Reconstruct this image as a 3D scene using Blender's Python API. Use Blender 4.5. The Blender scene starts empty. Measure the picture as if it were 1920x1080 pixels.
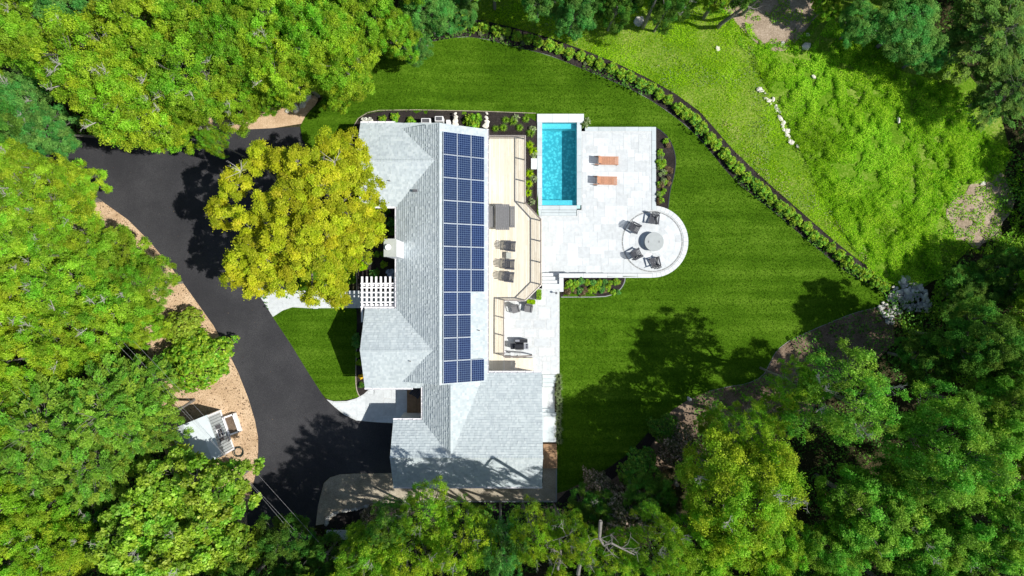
import bpy, math, random
import numpy as np
from mathutils import Vector, Matrix, geometry, noise
# ------------------------------------------------------------------ camera, sky, sun, exposure
sc = bpy.context.scene
H = 53.0           # drone height in metres
SC = 24.0          # photo pixels per metre at ground level
cam = bpy.data.cameras.new('camera'); cam.sensor_width = 36.0; cam.lens = 36.0*H/80.0
cam.clip_start = 1.0; cam.clip_end = 2000.0
camo = bpy.data.objects.new('camera', cam); sc.collection.objects.link(camo)
camo.location = (0, 0, H); sc.camera = camo
SUNV = Vector((0.75, -0.18, 1.0)).normalized()
w = bpy.data.worlds.new('World'); sc.world = w; w.use_nodes = True
nt = w.node_tree; bgn = nt.nodes['Background']
sky = nt.nodes.new('ShaderNodeTexSky'); sky.sky_type = 'NISHITA'; sky.sun_disc = False
sky.sun_elevation = math.asin(SUNV.z); sky.sun_rotation = math.atan2(SUNV.x, SUNV.y)
nt.links.new(sky.outputs[0], bgn.inputs[0]); bgn.inputs[1].default_value = 0.102
sl = bpy.data.lights.new('sun', 'SUN'); sl.energy = 4.95; sl.angle = math.radians(0.5); sl.color = (1.0, 0.965, 0.90)
so = bpy.data.objects.new('sun', sl); sc.collection.objects.link(so)
so.rotation_euler = SUNV.to_track_quat('Z', 'Y').to_euler(); so.location = (30, -8, 60)
sc.view_settings.view_transform = 'Standard'; sc.view_settings.look = 'None'
sc.view_settings.exposure = 0.13; sc.view_settings.gamma = 1.0; sc.view_settings.use_curve_mapping = False
sc.cycles.max_bounces = 6; sc.cycles.transparent_max_bounces = 8

R_ = random.Random(7); NR = np.random.default_rng(11)
COL = sc.collection
# ------------------------------------------------------------------ placement helpers
def sst(a, b, v):
    t = np.clip((np.asarray(v, float)-a)/(b-a), 0, 1); return t*t*(3-2*t)
def g(px, py):   # ground height: high ground west, terrace falls to the pool lawn
    E = sst(650, 900, px)
    t = sst(0, 1, (np.asarray(py, float)-490)/130+(1120-np.asarray(px, float))/110)
    t = t*1.0
    return -E*(1.42-0.8*t)
def P(px, py, z=0.0):
    k = (H-z)/H/SC
    return Vector(((px-960)*k, (540-py)*k, z))
def G(px, py, off=0.0):
    return P(px, py, float(g(px, py))+off)
def gz(x, y):    # ground height under a world point
    px, py = 960+x*SC, 540-y*SC
    z = float(g(px, py)); k = H/(H-z)
    return float(g(960+x*SC*k, 540-y*SC*k))
# ------------------------------------------------------------------ materials
def new_mat(name):
    m = bpy.data.materials.new(name); m.use_nodes = True
    n = m.node_tree; p = n.nodes['Principled BSDF']
    p.inputs['Specular IOR Level'].default_value = 0.3
    return m, n, p
def ramp(n, fac, stops):
    r = n.nodes.new('ShaderNodeValToRGB'); n.links.new(fac, r.inputs[0])
    e = r.color_ramp.elements
    while len(e) < len(stops): e.new(0.5)
    for i, (t, c) in enumerate(stops):
        e[i].position = t; e[i].color = (*c, 1)
    return r.outputs[0]
def noi(n, scale, detail=4, rough=.6, vec=None, sx=None):
    t = n.nodes.new('ShaderNodeTexNoise'); t.inputs['Scale'].default_value = scale
    t.inputs['Detail'].default_value = detail; t.inputs['Roughness'].default_value = rough
    co = n.nodes.new('ShaderNodeNewGeometry').outputs['Position']
    if sx:
        mp = n.nodes.new('ShaderNodeMapping'); mp.inputs['Scale'].default_value = sx
        n.links.new(co, mp.inputs[0]); co = mp.outputs[0]
    n.links.new(co, t.inputs['Vector'])
    return t.outputs['Fac']
def mixc(n, f, a, b, mode='MIX'):
    m = n.nodes.new('ShaderNodeMix'); m.data_type = 'RGBA'; m.blend_type = mode
    for s, v in ((0, f), (6, a), (7, b)):
        if hasattr(v, 'is_linked') or hasattr(v, 'links'): n.links.new(v, m.inputs[s])
        elif s == 0: m.inputs[0].default_value = v
        else: m.inputs[s].default_value = (*v, 1)
    return m.outputs[2]
def bump(n, p, h, st=.4, d=.02):
    b = n.nodes.new('ShaderNodeBump'); b.inputs['Strength'].default_value = st; b.inputs['Distance'].default_value = d
    n.links.new(h, b.inputs['Height']); n.links.new(b.outputs[0], p.inputs['Normal'])
def simple(name, c, rough=.6, metal=0, var=.12, scale=6, rnd=0.0, bmp=0):
    m, n, p = new_mat(name)
    f = noi(n, scale)
    lo = tuple(x*(1-var) for x in c); hi = tuple(min(1, x*(1+var)) for x in c)
    col = ramp(n, f, [(.3, lo), (.7, hi)])
    if rnd:
        oi = n.nodes.new('ShaderNodeObjectInfo')
        g2 = ramp(n, oi.outputs['Random'], [(0, (1-rnd,)*3), (1, (1, 1, 1))])
        col = mixc(n, 1.0, col, g2, 'MULTIPLY')
    n.links.new(col, p.inputs['Base Color']); p.inputs['Roughness'].default_value = rough; p.inputs['Metallic'].default_value = metal
    if bmp: bump(n, p, noi(n, 60, 3), bmp, .01)
    return m
def ground_mat(name, stops, big=.6, fine=14, rough=.95, bst=.5, stripes=False, finew=.45, bd=.04):
    m, n, p = new_mat(name); p.inputs['Specular IOR Level'].default_value = .03
    a = noi(n, big, 5, .6); b = noi(n, fine, 3, .7); c = noi(n, fine*3.3, 2, .7)
    mm = n.nodes.new('ShaderNodeMath'); mm.operation = 'MULTIPLY_ADD'; n.links.new(b, mm.inputs[0]); mm.inputs[1].default_value = finew
    m1 = n.nodes.new('ShaderNodeMath'); m1.operation = 'MULTIPLY'; n.links.new(a, m1.inputs[0]); m1.inputs[1].default_value = 1-finew*1.5
    n.links.new(m1.outputs[0], mm.inputs[2])
    m2 = n.nodes.new('ShaderNodeMath'); m2.operation = 'MULTIPLY_ADD'; n.links.new(c, m2.inputs[0]); m2.inputs[1].default_value = finew*.5
    n.links.new(mm.outputs[0], m2.inputs[2]); f = m2.outputs[0]
    if stripes:
        s = noi(n, 1.0, 2, .5, sx=(.09, 1.7, 1))
        m3 = n.nodes.new('ShaderNodeMath'); m3.operation = 'MULTIPLY_ADD'; n.links.new(s, m3.inputs[0]); m3.inputs[1].default_value = .30
        m4 = n.nodes.new('ShaderNodeMath'); m4.operation = 'SUBTRACT'; n.links.new(f, m4.inputs[0]); m4.inputs[1].default_value = .15
        n.links.new(m4.outputs[0], m3.inputs[2]); f = m3.outputs[0]
    n.links.new(ramp(n, f, stops), p.inputs['Base Color']); p.inputs['Roughness'].default_value = rough
    bump(n, p, c, bst, bd)
    return m
M = {}
M['lawn'] = ground_mat('lawn_turf', [(.36, (.026, .068, .003)), (.5, (.055, .128, .005)), (.64, (.115, .215, .016))], .3, 7, stripes=True, bst=.8)
M['meadow'] = ground_mat('meadow_turf', [(.34, (.04, .12, .006)), (.5, (.12, .24, .012)), (.66, (.34, .38, .10))], .4, 7)
M['woods'] = ground_mat('forest_floor', [(.32, (.012, .018, .006)), (.5, (.035, .035, .015)), (.68, (.11, .085, .05))], .5, 8)
M['mulch'] = ground_mat('black_mulch', [(.34, (.012, .010, .010)), (.55, (.045, .038, .036)), (.7, (.12, .10, .09))], 1.0, 16, bst=.9)
M['bark'] = ground_mat('brown_mulch', [(.34, (.075, .052, .037)), (.52, (.20, .145, .105)), (.68, (.42, .32, .23))], .8, 14, bst=.9)
M['asphalt'] = ground_mat('asphalt_surface', [(.36, (.027, .027, .031)), (.5, (.045, .045, .049)), (.63, (.082, .081, .085))], .22, 22, rough=.85, bst=.4, finew=.42)
M['chips'] = ground_mat('tan_gravel', [(.33, (.30, .19, .10)), (.52, (.62, .44, .28)), (.7, (.86, .70, .50))], .7, 13, bst=.7)
M['gravel'] = ground_mat('grey_gravel', [(.33, (.16, .135, .10)), (.52, (.40, .35, .27)), (.7, (.68, .61, .48))], .7, 14, bst=.8)
M['soil'] = ground_mat('bare_soil', [(.33, (.16, .12, .08)), (.52, (.38, .30, .22)), (.7, (.6, .5, .4))], .6, 8, bst=.9)
M['paver'] = simple('pale_paver', (.655, .69, .705), .8, var=.10, scale=3, rnd=.20, bmp=.15)
M['coping'] = simple('bluestone_coping', (.54, .60, .62), .7, var=.07, scale=2, rnd=.12, bmp=.1)
M['coping_w'] = simple('pale_coping', (.67, .70, .71), .7, var=.05, scale=2, rnd=.12, bmp=.1)
M['joint'] = simple('joint_sand', (.56, .58, .58), .95)
M['granite'] = simple('grey_granite', (.30, .31, .31), .8, scale=20, rnd=.2)
M['stone'] = simple('field_stone', (.52, .51, .48), .9, var=.25, scale=5, rnd=.4, bmp=.4)
M['wstone'] = simple('pale_stone', (.74, .70, .62), .9, var=.15, scale=5, rnd=.15, bmp=.4)
M['siding'] = simple('white_siding', (.78, .78, .76), .6, var=.04)
M['trim'] = simple('white_trim', (.86, .85, .87), .5, var=.03)
M['darkgrey'] = simple('dark_grey_metal', (.10, .10, .11), .5)  # plain dark grey for vents, grilles, handles, shutters and the path light
M['decking'] = simple('pale_decking', (.74, .66, .54), .75, var=.08, scale=3)
M['rail'] = simple('brown_rail', (.20, .17, .15), .5, var=.1)
M['brownwood'] = simple('porch_boards', (.36, .22, .12), .7, var=.2, scale=5, rnd=.2)
M['teak'] = simple('teak_slats', (.56, .28, .17), .6, var=.15, scale=9, rnd=.2)
M['chairblk'] = simple('dark_grey_polywood', (.055, .058, .07), .5, var=.15)
M['greywood'] = simple('weathered_grey_wood', (.17, .17, .175), .7, var=.15, scale=8)
M['taupe'] = simple('taupe_wood', (.32, .22, .17), .7)
M['grillblk'] = simple('grill_black', (.028, .03, .036), .35)
M['steel'] = simple('brushed_steel', (.6, .6, .6), .3, metal=.8)
M['concrete'] = simple('cast_concrete', (.50, .53, .53), .8, var=.06, scale=3)
M['firepit'] = simple('fire_pit_concrete', (.40, .43, .43), .8, var=.06, scale=3)
M['cap'] = simple('chimney_cap_metal', (.40, .42, .38), .6, var=.08)
M['barkwood'] = simple('tree_bark', (.20, .185, .165), .9, var=.3, scale=12)
M['twig'] = simple('grey_twig', (.42, .40, .36), .9, var=.2, scale=12)
M['rubber'] = simple('green_hose_rubber', (.02, .035, .03), .5)
M['wire'] = simple('wire_sheath', (.35, .35, .35), .5)
M['pane'] = simple('window_glass', (.03, .04, .05), .1)
M['pvframe'] = simple('panel_frame', (.50, .56, .62), .4, metal=.2)
# shingles: tab colour comes from a per-tab random number
m, n, p = new_mat('roof_shingles')
at = n.nodes.new('ShaderNodeAttribute'); at.attribute_name = 'v'
sp = n.nodes.new('ShaderNodeSeparateColor'); n.links.new(at.outputs['Color'], sp.inputs[0])
c1 = ramp(n, sp.outputs[0], [(0, (.42, .475, .495)), (.5, (.475, .535, .55)), (1, (.54, .595, .605))])
c2 = ramp(n, noi(n, .5, 4), [(.35, (.94, .94, .95)), (.65, (1, 1, 1))])
n.links.new(mixc(n, 1.0, c1, c2, 'MULTIPLY'), p.inputs['Base Color']); p.inputs['Roughness'].default_value = .9
bump(n, p, noi(n, 90, 2), .4, .01); M['shingle'] = m
m, n, p = new_mat('deck_board_wood'); at = n.nodes.new('ShaderNodeAttribute'); at.attribute_name = 'v'
sp = n.nodes.new('ShaderNodeSeparateColor'); n.links.new(at.outputs['Color'], sp.inputs[0])
c1 = ramp(n, sp.outputs[0], [(0, (.74, .67, .54)), (.6, (.80, .74, .62)), (1, (.84, .79, .68))]); c2 = ramp(n, noi(n, 3, 4, sx=(8, .6, 1)), [(.3, (.86, .84, .8)), (.7, (1, 1, 1))])
n.links.new(mixc(n, 1.0, c1, c2, 'MULTIPLY'), p.inputs['Base Color']); p.inputs['Roughness'].default_value = .75; M['deckboard'] = m
# solar glass: cells with pale grid lines
m, n, p = new_mat('solar_glass')
tc = n.nodes.new('ShaderNodeTexCoord'); br = n.nodes.new('ShaderNodeTexBrick'); br.offset = 0
br.inputs['Scale'].default_value = 1.0; br.inputs['Brick Width'].default_value = .165; br.inputs['Row Height'].default_value = .157
br.inputs['Mortar Size'].default_value = .008; br.inputs['Mortar Smooth'].default_value = .1
br.inputs['Color1'].default_value = (.004, .014, .058, 1); br.inputs['Color2'].default_value = (.007, .02, .08, 1)
br.inputs['Mortar'].default_value = (.15, .22, .36, 1)
n.links.new(tc.outputs['Object'], br.inputs['Vector'])
oi = n.nodes.new('ShaderNodeObjectInfo'); g2 = ramp(n, oi.outputs['Random'], [(0, (.8, .9, 1)), (1, (1.0, 1.0, .9))])
n.links.new(mixc(n, 1.0, br.outputs['Color'], g2, 'MULTIPLY'), p.inputs['Base Color'])
p.inputs['Roughness'].default_value = .15; p.inputs['Specular IOR Level'].default_value = .3; M['solar'] = m
# pool lining with rippling light painted into its colour, and water
m, n, p = new_mat('pool_ripple_paint')
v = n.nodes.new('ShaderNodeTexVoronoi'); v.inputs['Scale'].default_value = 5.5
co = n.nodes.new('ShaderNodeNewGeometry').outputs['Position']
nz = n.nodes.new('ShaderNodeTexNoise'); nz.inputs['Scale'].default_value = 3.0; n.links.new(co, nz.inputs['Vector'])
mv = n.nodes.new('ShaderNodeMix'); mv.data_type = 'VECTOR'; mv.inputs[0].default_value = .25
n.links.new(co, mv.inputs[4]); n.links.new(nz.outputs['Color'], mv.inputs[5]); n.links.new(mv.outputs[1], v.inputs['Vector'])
c1 = ramp(n, v.outputs['Distance'], [(.08, (.80, .95, .90)), (.36, (.48, .70, .68)), (.60, (.14, .36, .40))])  # bright cells and teal dabs imitate light ripples on the lining
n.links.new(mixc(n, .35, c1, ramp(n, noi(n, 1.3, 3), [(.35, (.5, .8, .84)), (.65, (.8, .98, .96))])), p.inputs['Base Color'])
M['ripplepaint'] = m
M['shelf'] = simple('pool_shelf_pebble', (.80, .88, .90), .8, var=.16, scale=14)
m = bpy.data.materials.new('pool_water'); m.use_nodes = True; n = m.node_tree; n.nodes.clear()
o = n.nodes.new('ShaderNodeOutputMaterial'); tr = n.nodes.new('ShaderNodeBsdfTransparent'); gl = n.nodes.new('ShaderNodeBsdfGlossy')
tr.inputs[0].default_value = (.32, .77, .86, 1); gl.inputs['Roughness'].default_value = .04
fr = n.nodes.new('ShaderNodeFresnel'); fr.inputs[0].default_value = 1.33; mx = n.nodes.new('ShaderNodeMixShader')
bp = n.nodes.new('ShaderNodeBump'); bp.inputs['Strength'].default_value = .5; bp.inputs['Distance'].default_value = .08
n.links.new(noi(n, 4.5, 3, .6), bp.inputs['Height'])
n.links.new(bp.outputs[0], fr.inputs['Normal']); n.links.new(bp.outputs[0], gl.inputs['Normal'])
n.links.new(fr.outputs[0], mx.inputs[0]); n.links.new(tr.outputs[0], mx.inputs[1]); n.links.new(gl.outputs[0], mx.inputs[2])
n.links.new(mx.outputs[0], o.inputs[0]); M['water'] = m
def leaf_mat(name, cols, trans=.38, hue=.03, val=.25, spec=.08, rough=.5):
    """cols: three colours (leaf-to-leaf spread); clump random and tree random shift them a little"""
    m = bpy.data.materials.new(name); m.use_nodes = True; n = m.node_tree; n.nodes.clear()
    o = n.nodes.new('ShaderNodeOutputMaterial')
    at = n.nodes.new('ShaderNodeAttribute'); at.attribute_name = 'v'
    sp = n.nodes.new('ShaderNodeSeparateColor'); n.links.new(at.outputs['Color'], sp.inputs[0])
    c = ramp(n, sp.outputs[0], [(0, cols[0]), (.5, cols[1]), (1, cols[2])])
    hs = n.nodes.new('ShaderNodeHueSaturation'); n.links.new(c, hs.inputs['Color'])
    mr = n.nodes.new('ShaderNodeMapRange'); n.links.new(sp.outputs[1], mr.inputs[0])
    mr.inputs[3].default_value = .5-hue; mr.inputs[4].default_value = .5+hue; n.links.new(mr.outputs[0], hs.inputs['Hue'])
    oi = n.nodes.new('ShaderNodeObjectInfo')
    mv = n.nodes.new('ShaderNodeMapRange'); n.links.new(oi.outputs['Random'], mv.inputs[0])
    mv.inputs[3].default_value = 1-val; mv.inputs[4].default_value = 1+val*.5
    mc = n.nodes.new('ShaderNodeMapRange'); n.links.new(sp.outputs[2], mc.inputs[0]); mc.inputs[3].default_value = .68; mc.inputs[4].default_value = 1.28
    mm = n.nodes.new('ShaderNodeMath'); mm.operation = 'MULTIPLY'; n.links.new(mv.outputs[0], mm.inputs[0]); n.links.new(mc.outputs[0], mm.inputs[1])
    n.links.new(mm.outputs[0], hs.inputs['Value'])
    pr = n.nodes.new('ShaderNodeBsdfPrincipled'); pr.inputs['Roughness'].default_value = rough; pr.inputs['Specular IOR Level'].default_value = spec
    n.links.new(hs.outputs[0], pr.inputs['Base Color'])
    tl = n.nodes.new('ShaderNodeBsdfTranslucent')
    h2 = n.nodes.new('ShaderNodeHueSaturation'); h2.inputs['Value'].default_value = 1.3; h2.inputs['Hue'].default_value = .49
    n.links.new(hs.outputs[0], h2.inputs['Color']); n.links.new(h2.outputs[0], tl.inputs[0])
    mx = n.nodes.new('ShaderNodeMixShader'); mx.inputs[0].default_value = trans
    n.links.new(pr.outputs[0], mx.inputs[1]); n.links.new(tl.outputs[0], mx.inputs[2]); n.links.new(mx.outputs[0], o.inputs[0])
    M[name] = m; return m
leaf_mat('leaf_yellowgreen', [(.14, .28, .012), (.285, .48, .020), (.51, .70, .08)], val=.12)
leaf_mat('leaf_green', [(.11, .27, .014), (.24, .46, .020), (.46, .70, .09)], val=.15)
leaf_mat('leaf_bluegreen', [(.06, .20, .035), (.13, .37, .065), (.29, .56, .14)], val=.18)
leaf_mat('leaf_golden', [(.25, .33, .010), (.42, .48, .016), (.66, .65, .06)], hue=.018, val=.0)
leaf_mat('leaf_broad', [(.12, .26, .015), (.27, .48, .03), (.52, .72, .13)], spec=.25, rough=.45)
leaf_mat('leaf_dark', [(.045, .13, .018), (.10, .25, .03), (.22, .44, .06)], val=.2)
leaf_mat('needle_green', [(.11, .25, .018), (.21, .41, .035), (.36, .59, .09)], val=.12)
leaf_mat('needle_soft', [(.07, .15, .03), (.14, .28, .045), (.25, .43, .08)], val=.15)
leaf_mat('leaf_olive', [(.16, .27, .02), (.29, .42, .03), (.48, .62, .09)], hue=.015)
leaf_mat('leaf_shrub', [(.15, .32, .02), (.28, .50, .035), (.50, .70, .10)], val=.1)
leaf_mat('leaf_bronze', [(.10, .06, .035), (.22, .15, .08), (.42, .34, .2)], hue=.02)
leaf_mat('leaf_pink', [(.07, .09, .03), (.15, .16, .07), (.62, .46, .42)], hue=.03)
leaf_mat('leaf_meadow', [(.15, .32, .003), (.35, .60, .006), (.62, .82, .03)], val=.0, hue=.035, spec=.02)
leaf_mat('leaf_cool', [(.085, .23, .020), (.19, .44, .035), (.40, .70, .12)], val=.15)
leaf_mat('leaf_scrub', [(.09, .28, .008), (.24, .52, .012), (.52, .76, .05)], val=.0, hue=.035, spec=.05)
leaf_mat('leaf_pale', [(.14, .22, .07), (.27, .36, .15), (.50, .56, .32)], hue=.02)
leaf_mat('lawn_blade', [(.030, .080, .002), (.060, .145, .004), (.14, .27, .02)], val=0, hue=.015, spec=.02)
leaf_mat('straw', [(.30, .27, .10), (.50, .44, .20), (.70, .62, .36)], val=0, hue=.01, spec=.03)
leaf_mat('petal_white', [(.6, .6, .55), (.75, .75, .68), (.85, .85, .8)], hue=.0, val=0)
leaf_mat('petal_yellow', [(.7, .5, .03), (.8, .62, .04), (.85, .7, .1)], hue=.0, val=0)
leaf_mat('petal_blue', [(.3, .38, .62), (.45, .52, .75), (.7, .75, .85)], hue=.0, val=0)
leaf_mat('dry_leaf', [(.06, .04, .02), (.14, .09, .05), (.3, .2, .12)], hue=.02)
# ------------------------------------------------------------------ mesh builder
class MB:
    def __init__(s): s.v = []; s.f = []; s.c = []
    def quad(s, pts, c=None):
        b = len(s.v); s.v += [tuple(q) for q in pts]; s.f.append(tuple(range(b, b+len(pts))))
        if c is not None: s.c += [c]*len(pts)
    def hexa(s, b4, t4):
        b = len(s.v); s.v += [tuple(q) for q in b4]+[tuple(q) for q in t4]
        s.f += [(b+3, b+2, b+1, b), (b+4, b+5, b+6, b+7)]+[(b+i, b+(i+1) % 4, b+4+(i+1) % 4, b+4+i) for i in range(4)]
    def box(s, x0, y0, z0, x1, y1, z1):
        s.hexa([(x0, y0, z0), (x1, y0, z0), (x1, y1, z0), (x0, y1, z0)], [(x0, y0, z1), (x1, y0, z1), (x1, y1, z1), (x0, y1, z1)])
    def cbox(s, c, d): s.box(c[0]-d[0]/2, c[1]-d[1]/2, c[2]-d[2]/2, c[0]+d[0]/2, c[1]+d[1]/2, c[2]+d[2]/2)
    def bar(s, a, b, wd, ht, up=(0, 0, 1)):
        a = Vector(a); b = Vector(b); d = (b-a).normalized(); u = Vector(up)
        if abs(d.dot(u)) > .98: u = Vector((1, 0, 0))
        sd = d.cross(u).normalized()*wd/2; u2 = sd.cross(d).normalized()*ht/2
        s.hexa([a-sd-u2, a+sd-u2, a+sd+u2, a-sd+u2], [b-sd-u2, b+sd-u2, b+sd+u2, b-sd+u2])
    def prism(s, poly, z0, z1):
        n = len(poly); a = sum(poly[i][0]*poly[(i+1) % n][1]-poly[(i+1) % n][0]*poly[i][1] for i in range(n))
        if a < 0: poly = poly[::-1]
        b = len(s.v); s.v += [(q[0], q[1], z0) for q in poly]+[(q[0], q[1], z1) for q in poly]
        s.f += [tuple(range(b+n-1, b-1, -1)), tuple(range(b+n, b+2*n))]+[(b+i, b+(i+1) % n, b+n+(i+1) % n, b+n+i) for i in range(n)]
    def tube(s, pts, rad, n=6, cap=True):
        pts = [Vector(q) for q in pts]; rings = []
        if not isinstance(rad, (list, tuple)): rad = [rad]*len(pts)
        pu = None
        for i, q in enumerate(pts):
            d = (pts[min(i+1, len(pts)-1)]-pts[max(i-1, 0)])
            if d.length < 1e-6: d = Vector((0, 0, 1))
            d.normalize()
            u = pu if pu is not None else (Vector((1, 0, 0)) if abs(d.x) < .9 else Vector((0, 1, 0)))
            u = (u-d*u.dot(d)).normalized(); pu = u; w2 = d.cross(u)
            b = len(s.v)
            for k in range(n):
                a = 2*math.pi*k/n; s.v.append(tuple(q+(u*math.cos(a)+w2*math.sin(a))*rad[i]))
            rings.append(b)
        for i in range(len(rings)-1):
            a, b = rings[i], rings[i+1]
            for k in range(n): s.f.append((a+k, a+(k+1) % n, b+(k+1) % n, b+k))
        if cap: s.f += [tuple(range(rings[0]+n-1, rings[0]-1, -1)), tuple(range(rings[-1], rings[-1]+n))]
    def cyl(s, c, r, z0, z1, n=20, r2=None):
        s.tube([(c[0], c[1], z0), (c[0], c[1], z1)], [r, r if r2 is None else r2], n)
    def mesh(s, name, mat):
        me = bpy.data.meshes.new(name); me.from_pydata(s.v, [], s.f); me.materials.append(mat)
        if s.c:
            at = me.color_attributes.new('v', 'FLOAT_COLOR', 'POINT')
            a = np.ones((len(s.v), 4), np.float32); a[:, :3] = np.array(s.c); at.data.foreach_set('color', a.ravel())
        me.update(); return me
    def build(s, name, mat, parent=None, kind=None, bevel=0):
        return link(name, s.mesh(name, mat), parent, kind, bevel)
def link(name, me, parent=None, kind=None, bevel=0):
    o = bpy.data.objects.new(name, me); COL.objects.link(o)
    if parent is not None: o.parent = parent
    if kind: o['kind'] = kind
    if bevel:
        b = o.modifiers.new('bevel', 'BEVEL'); b.width = bevel; b.segments = 1; b.limit_method = 'ANGLE'
    return o
def tag(o, label, cat, group=None):
    o['label'] = label; o['category'] = cat
    if group: o['group'] = group
    return o
def thing(name, label, cat, loc=(0, 0, 0), rz=0, group=None):
    o = bpy.data.objects.new(name, None); COL.objects.link(o); o.empty_display_size = .2
    o.location = loc; o.rotation_euler = (0, 0, rz)
    return tag(o, label, cat, group)
def copy_thing(o, parent=None):
    c = o.copy(); COL.objects.link(c)
    if parent is not None: c.parent = parent
    for ch in list(KIDS.get(o.name, ())) or list(o.children): copy_thing(ch, c)
    return c
KIDS = {}
def pip(poly, X, Y):
    X = np.asarray(X, float); Y = np.asarray(Y, float); ins = np.zeros(X.shape, bool); n = len(poly)
    for i in range(n):
        x1, y1 = poly[i]; x2, y2 = poly[(i+1) % n]
        if y1 == y2: continue
        c = ((y1 > Y) != (y2 > Y)) & (X < (x2-x1)*(Y-y1)/(y2-y1)+x1); ins ^= c
    return ins
def smooth(poly, it=2, closed=True):
    for _ in range(it):
        q = []; n = len(poly)
        for i in range(n if closed else n-1):
            a = poly[i]; b = poly[(i+1) % n]
            q += [(a[0]*.75+b[0]*.25, a[1]*.75+b[1]*.25), (a[0]*.25+b[0]*.75, a[1]*.25+b[1]*.75)]
        if not closed: q = [poly[0]]+q+[poly[-1]]
        poly = q
    return poly
def sheet(name, poly, off, mat, holes=(), step=20, kind='structure', rect=None, thick=0):
    """ground sheet traced in plan, draped on the terrain"""
    n0 = len(poly); pts = [Vector(p) for p in poly]; edges = [(i, (i+1) % n0) for i in range(n0)]
    for h in holes:
        b = len(pts); pts += [Vector(p) for p in h]; edges += [(b+i, b+(i+1) % len(h)) for i in range(len(h))]
    xs = [p[0] for p in poly]; ys = [p[1] for p in poly]
    x0, x1, y0, y1 = (min(xs), max(xs), min(ys), max(ys)) if rect is None else rect
    gx, gy = np.meshgrid(np.arange(math.floor(x0/step)*step, x1, step), np.arange(math.floor(y0/step)*step, y1, step))
    gx = gx.ravel(); gy = gy.ravel(); k = pip(poly, gx, gy)
    for h in holes: k &= ~pip(h, gx, gy)
    pts += [Vector((float(a), float(b))) for a, b in zip(gx[k], gy[k])]
    vo, eo, fo, *_ = geometry.delaunay_2d_cdt(pts, edges, [], 0, 1e-4)
    cx = np.array([sum(vo[i].x for i in f)/len(f) for f in fo]); cy = np.array([sum(vo[i].y for i in f)/len(f) for f in fo])
    k = pip(poly, cx, cy)
    for h in holes: k &= ~pip(h, cx, cy)
    mb = MB(); mb.v = [tuple(G(q.x, q.y, off)) for q in vo]
    for f, kk in zip(fo, k):
        if not kk: continue
        a, b, c = [mb.v[i] for i in f[:3]]
        cr = (b[0]-a[0])*(c[1]-a[1])-(b[1]-a[1])*(c[0]-a[0])
        mb.f.append(tuple(f) if cr > 0 else tuple(reversed(f)))
    me = mb.mesh(name, mat)
    import bmesh
    bm = bmesh.new(); bm.from_mesh(me); loose = [v for v in bm.verts if not v.link_faces]
    bmesh.ops.delete(bm, geom=loose, context='VERTS'); bm.to_mesh(me); bm.free()
    return link(name, me, None, kind)
# ------------------------------------------------------------------ plan outlines (photo pixels)
POOL = [(1016.5, 229.5), (1081.5, 229.5), (1081.5, 385), (1016.5, 385)]
HEDGE_IN = [(812, 77), (870, 68), (905, 72), (960, 86), (1030, 103), (1095, 130), (1150, 152), (1205, 178), (1250, 207), (1290, 238), (1320, 268), (1345, 300),
            (1375, 335), (1410, 365), (1450, 395), (1490, 430), (1530, 463), (1570, 497), (1600, 518), (1625, 530), (1650, 542)]
HEDGE_OUT = [(806, 46), (860, 38), (900, 44), (960, 58), (1030, 78), (1095, 102), (1150, 124), (1205, 150), (1262, 182), (1307, 215), (1338, 250), (1368, 285),
             (1402, 318), (1440, 353), (1480, 388), (1520, 423), (1560, 458), (1600, 490), (1640, 518), (1662, 536)]
SE_EDGE = [(1668, 572), (1640, 577), (1600, 587), (1560, 603), (1520, 620), (1480, 638), (1455, 658), (1443, 682), (1430, 706), (1400, 720), (1370, 724), (1330, 733), (1290, 750),
           (1262, 768), (1240, 790), (1215, 818), (1190, 845), (1160, 868), (1120, 890), (1090, 905), (1062, 920)]
LAWN = [(567, 262), (563, 237), (575, 213), (600, 190), (640, 150), (690, 118), (740, 92)]+HEDGE_IN+SE_EDGE+[(1043, 925), (1043.5, 880), (1000, 880), (800, 800), (700, 300), (600, 300)]
DRIVE = [(-300, 230), (-80, 250), (100, 255), (250, 258), (362, 248), (562, 237.5), (567, 262), (595, 300), (605, 400), (570, 490), (530, 545), (482, 546), (511, 594), (545, 645),
         (580, 702), (610, 748), (625, 762), (645, 778), (668, 789), (735, 794), (745, 794), (745, 886), (732, 886.5), (700, 887), (660, 887), (636, 889), (618, 894), (606, 905), (601, 925), (594, 960),
         (588, 1010), (560, 1060), (480, 1050), (464, 1000), (463, 960), (471, 925), (479, 890), (484, 850), (484, 820), (478, 788), (465, 745), (446, 697), (425, 655), (400, 610), (375, 575), (347, 536), (320, 500),
         (280, 452), (240, 412), (205, 387), (175, 366), (140, 345), (100, 325), (30, 310), (-300, 310)]
CHIPS = [(90, 330), (140, 345), (175, 366), (205, 387), (240, 412), (280, 452), (320, 500), (347, 536), (375, 575), (400, 610), (425, 655), (446, 697), (465, 745), (478, 788), (484, 820),
         (484, 850), (479, 890), (471, 925), (463, 960), (464, 1000), (400, 960), (330, 900), (290, 800), (270, 600), (230, 480), (100, 400)]
big = [(-9000, -9000), (11000, -9000), (11000, 10000), (-9000, 10000)]
SITE = [(1009, 216), (1089, 216), (1092, 240), (1226, 240), (1226, 390), (1250, 395), (1275, 418), (1287, 453), (1275, 488), (1250, 511), (1223, 518), (1054, 518), (1047, 545), (1047, 696), (1043, 700), (1043, 878), (1008, 878), (1008, 690), (925, 690), (925, 560), (975, 560), (1012, 525), (1012, 410), (1009, 395)]
sheet('ground', big, -.07, M['woods'], [SITE], 20, rect=(-700, 2600, -600, 1700))
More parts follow.
